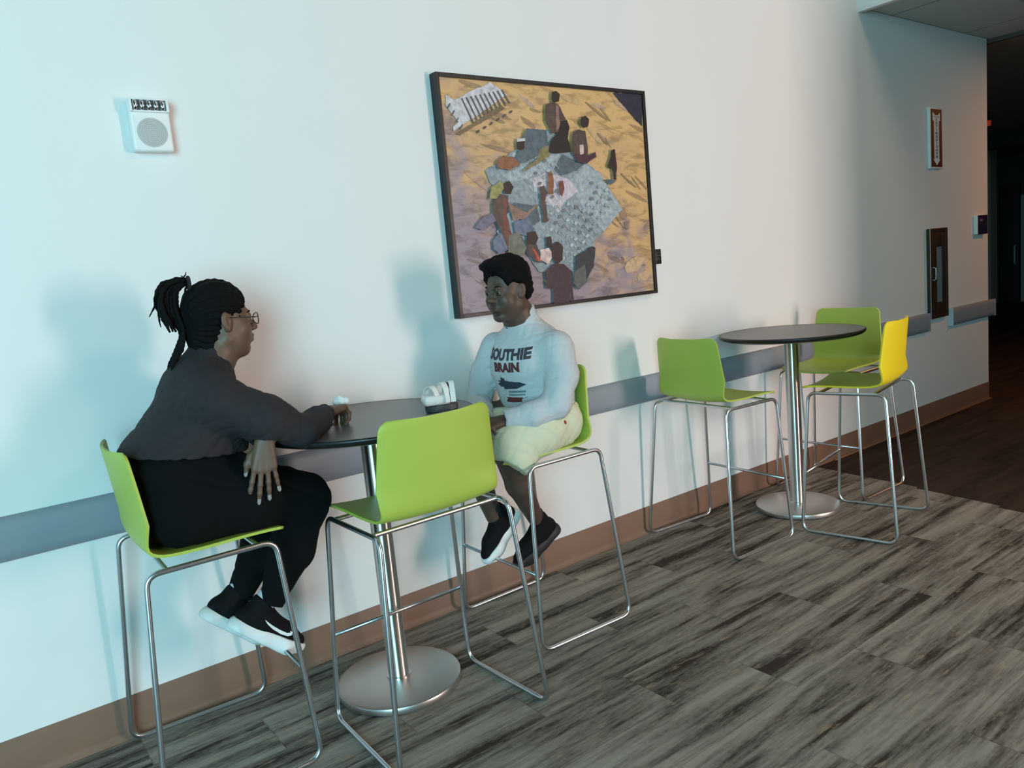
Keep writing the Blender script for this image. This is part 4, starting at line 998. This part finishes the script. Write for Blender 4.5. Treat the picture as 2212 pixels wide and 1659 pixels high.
def m_shins(P, o=0.):
    P.chain([(1.895, -.440, .835), (1.965, -.405, .65), (2.072, -.362, .458)], [.066+o, .055+o, .034+o], .02)
    P.chain([(1.845, -.225, .840), (1.885, -.235, .66), (1.928, -.245, .485)], [.064+o, .053+o, .033+o], .02)
B = Part(); m_torso(B, -.014); m_arms(B, -.012); m_legs(B, -.014); m_shins(B)
B.chain([(2.115, -.345, 1.27), (2.085, -.35, 1.35), (2.055, -.353, 1.41)], [.066, .062, .060], .03)
head(B, FM, True); B.ell((.1085, 0, -.027), (.014, .017, .012), .006, F=FM)
for s in (-1, 1): B.ell((.040, s*.036, -.048), (.034, .030, .036), .02, F=FM)
def dirframe(x, z, thumb):
    x = np.array(x, float); x /= np.linalg.norm(x); z = np.array(z, float); z -= x*(z@x); z /= np.linalg.norm(z); y = np.cross(z, x)
    if y@np.array(thumb, float) < 0: y = -y
    return np.stack([x, y, z], 1)
hA = (dirframe((-.90, .30, -.10), (-.1, -.35, .9), (0, .6, .8)), np.array((1.872, -.455, .944)))
t1_ = hand(B, hA, curl=(.35, .5, .35), spread=.4, thumb=.4, sc=1.0)
hB = (dirframe((-.55, -.75, -.05), (-.2, .3, .9), (-.5, .5, .5)), np.array((1.858, -.345, .940)))
t2_ = hand(B, hB, curl=(.3, .5, .35), spread=.4, thumb=.4, sc=1.0)
FmB = (dirframe((-.93, -.10, -.34), (-.35, 0, .93), (0, -1, 0)), np.array((2.080, -.362, .440)))
FmA = (dirframe((-.80, -.18, -.58), (-.58, .0, .80), (0, -1, 0)), np.array((1.945, -.245, .492)))
for Fx in (FmB, FmA): B.chain([(-.02, 0, -.045), (.06, 0, -.055), (.14, 0, -.068)], [.028, .026, .014], .02, F=Fx)
man = sobj('person', B, .0033, [SKINM, LIPS], None)
tag(man, 'seated man in grey printed sweatshirt and pale shorts, smiling toward the woman', 'person')
LIPM = mat('lip_tone_dark', srgb((78, 52, 48)), .45); man.data.materials[1] = LIPM
setmats(man, [SKINM, LIPM], lipf(FM)); eyes(FM, man)
nails(t1_[:4], NAILM, man, L=.011, W=.006); nails(t2_[:4], NAILM, man, L=.011, W=.006)
Sw = Part(); m_torso(Sw, .006); m_arms(Sw, .010)
Sw.plane((0, 0, -1), -.880, .006); Sw.plane((-.42, -.10, 1), 1.334-.42*2.085+.10*.35, .006)
for c, d_ in (((1.890, -.462, .945), (-.85, .5, 0)), ((1.868, -.325, .945), (-.4, -.9, 0))):
    c = np.array(c); d_ = np.array(d_); d_ = d_/np.linalg.norm(d_); Sw.ell(c+d_*.070, (.072, .072, .072), .004, op='s')
sw = sobj('sweatshirt', Sw, .0045, SWEAT, man, disp=fold(.0022, [((95, 25, -110), 1), ((40, 90, 115), .8), ((-85, 60, 50), .6)], 9)); sw['label'] = 'light grey crew neck sweatshirt with dark print'
bm = bmesh.new(); ring = []
for a in np.linspace(0, 2*PI, 36, endpoint=False):
    n_ = np.array((-.42, -.10, 1)); n_ /= np.linalg.norm(n_); e1 = np.cross(n_, (0, 1, 0)); e1 /= np.linalg.norm(e1); e2 = np.cross(n_, e1)
    ring.append(tuple(np.array((2.098, -.35, 1.338))+e1*.071*math.cos(a)+e2*.069*math.sin(a)))
tube(bm, ring, .008, 8, True); bobj('collar_rib', bm, SWEAT, sw, auto=None)
So_ = Part(); So_.ell((2.166, -.335, .905), (.133, .192, .126), .05, rot=RZ(math.radians(186))); m_legs(So_, .008)
So_.cap((1.930, -.455, .835), (1.915, -.455, .795), .095, .100, .04); So_.cap((1.895, -.205, .835), (1.880, -.205, .800), .093, .096, .04)
So_.plane((0, 0, 1), .965, .004); So_.plane((-.62, 0, -.78), -.62*1.905-.78*.745, .004)
shs = sobj('shorts', So_, .0045, SHORTS, man, disp=fold(.0035, [((75, 50, 80), 1), ((-60, 75, 50), .7)], 12)); shs['label'] = 'pale cream shorts'
trs = tree_of(shs)
me = flat_mesh([[(-.008, -.002), (-.003, -.008), (.004, -.008), (.009, -.003), (.006, .006), (-.002, .009), (-.008, .005)]])
Mx = Matrix(((1, 0, 0, 2.115), (0, 0, 1, -.9), (0, 1, 0, .905), (0, 0, 0, 1)))
lg = decal('small_logo', me, Mx, (0, 1, 0), trs, mat('logo_red', srgb((150, 50, 40)), .7), shs, .0012, 0); lg['label'] = 'small red logo'
b1 = shoe(FmB, man, SOCKB, mat('black_sole', (.012, .014, .018), .6), swoosh=False); b1['label'] = 'all black sneaker'
b2 = shoe(FmA, man, SOCKB, SOLEW, swoosh=False); b2['label'] = 'black sneaker with white sole side'
# sweatshirt print
tsw = tree_of(sw); A = FC[0]; X_, Y_, Z_ = A[:, 0], A[:, 1], A[:, 2]
def M_print(cy, cz, side=1):
    o = FC[1]+X_*.30+Y_*cy+Z_*cz
    return Matrix(((Y_[0], Z_[0], X_[0], o[0]), (Y_[1], Z_[1], X_[1], o[1]), (Y_[2], Z_[2], X_[2], o[2]), (0, 0, 0, 1)))
for txt, sz, cz, m_ in (('SOUTHIE', .056, .098, PRINTD), ('BRAIN', .050, .048, PRINTR)):
    me = text_mesh(txt, sz, 0, .0030); decal('print_lettering', me, M_print(.0, cz), tuple(-X_), tsw, m_, sw, .0015, 0, .240, .118)
blk = lambda P_, m_, nm='print_graphic', o=.0013: [blk1([p_], m_, nm, o) for p_ in P_]
blk1 = lambda pts, m_, nm, o: decal(nm, flat_mesh(pts), M_print(0, .045), tuple(-X_), tsw, m_, sw, o, 0, .240, .118)
blk([[(-.075, -.072), (-.02, -.052), (.06, -.060), (.085, -.072), (.04, -.088), (-.03, -.092)], [(-.055, -.035), (-.015, -.042), (-.02, -.07), (-.06, -.062)]], PRINTN)
blk([[(-.06, -.085), (-.035, -.080), (-.025, -.105), (-.050, -.125), (-.072, -.110)], [(-.05, -.03), (-.03, -.022), (-.045, -.055), (-.062, -.05)], [(.0, -.035), (.03, -.038), (.03, -.055), (.005, -.056)]], PRINTW, o=.0018)
blk([[(-.075, -.128), (.08, -.128), (.072, -.148), (-.03, -.152), (-.06, -.146)]], PRINTR)
blk([[(-.01, -.098), (.075, -.098), (.075, -.106), (-.01, -.108)], [(-.015, -.113), (.07, -.113), (.07, -.120), (-.015, -.122)]], mat('print_teal', srgb((110, 134, 142)), .8))
# hair
Hm = Part(); k = dict(F=FM)
Hm.ell((-.016, 0, .058), (.108, .089, .098), .01, **k); Hm.ell((.055, 0, .112), (.062, .062, .030), .02, **k); Hm.ell((-.075, 0, .0), (.045, .070, .06), .02, **k)
Hm.ell((.118, .030, .004), (.068, .10, .086), .006, op='s', **k); Hm.ell((.118, -.030, .004), (.068, .10, .086), .006, op='s', **k)
for s in (-1, 1): Hm.ell((.030, s*.085, -.030), (.060, .045, .066), .008, op='s', **k)
rs_ = np.random.RandomState(2); ks = rs_.randn(26, 3)*110; ps = rs_.rand(26)*6.3
def curls(P): return .0009*np.sum([np.sin(P@a+b) for a, b in zip(ks, ps)], 0)/2.2
hm = sobj('hair', Hm, .003, HAIR, man, disp=curls, smooth=1); hm['label'] = 'short black curly hair'

# ================================================================== things on the table
NAP = mat('white_tissue', (.80, .80, .78), .8)
Nn = Part(); rs_ = np.random.RandomState(7)
for i in range(7): 
    c = np.array((1.212, -.398, 1.137))+rs_.uniform(-1, 1, 3)*np.array((.016, .012, .010)); Nn.ell(c, tuple(rs_.uniform(.008, .018, 3)), .004, rot=RZ(rs_.rand()*3)@RX(rs_.rand()*3))
nap = sobj('crumpled_tissue', Nn, .0022, NAP, None, smooth=1); tag(nap, 'small white crumpled tissue at the fingers of the woman on the table', 'tissue')
recenter(man, (2.2, -.335, .79), (-.088, -.039, .003))
nap.location = (-.072, -.022, 0)
t = thing('phone_holder_gadget', 'white object of curved bands on a dark base standing on the bar table', 'gadget', (1.462, -.575, 1.0575), -.35); t.scale = (.86, .90, 1.08)
def band(r, w_, a0, a1, tilt, cx_, th=.004, cz=.030, sx=1.0):
    bm = bmesh.new(); rows = []
    for i in range(25):
        a = a0+(a1-a0)*i/24; x = r*math.cos(a)*sx; z = r*math.sin(a)
        row = []
        for (dr, dw) in ((0, -w_), (0, w_), (-th, w_), (-th, -w_)):
            xx = (r+dr)*math.cos(a)*sx; zz = (r+dr)*math.sin(a)
            p = Vector((dw, xx, zz)); p.rotate(Euler((0, 0, tilt))); row.append(bm.verts.new(p+Vector((cx_, 0, cz))))
        rows.append(row)
    for A_, B_ in zip(rows, rows[1:]):
        for q in range(4): bm.faces.new((A_[q], A_[(q+1) % 4], B_[(q+1) % 4], B_[q]))
    bm.faces.new(rows[0][::-1]); bm.faces.new(rows[-1]); return bm
bm = bmesh.new(); lathe(bm, [(0, 0), (.046, 0), (.050, .004), (.050, .022), (.044, .028), (0, .028)], 40); bm.transform(Matrix.Diagonal((1.45, .8, 1, 1))); bobj('dark_base', bm, DARKGREY, t)
bm = bmesh.new(); box(bm, -.082, .036, -.050, .040, .026, .060, .014, segs=4); bobj('white_body', bm, WHITEP, t)
for r_, w__, tl_, cx_ in ((.060, .013, .45, -.040), (.068, .012, .15, .012), (.070, .011, -.15, .050)):
    bobj('curved_band', band(r_, w__, .05, PI-.05, tl_, cx_, sx=.85), WHITEP, t, auto=30)
bobj('black_band', band(.066, .004, .05, PI-.05, 0, .032, sx=.85), BLACK, t, auto=30)
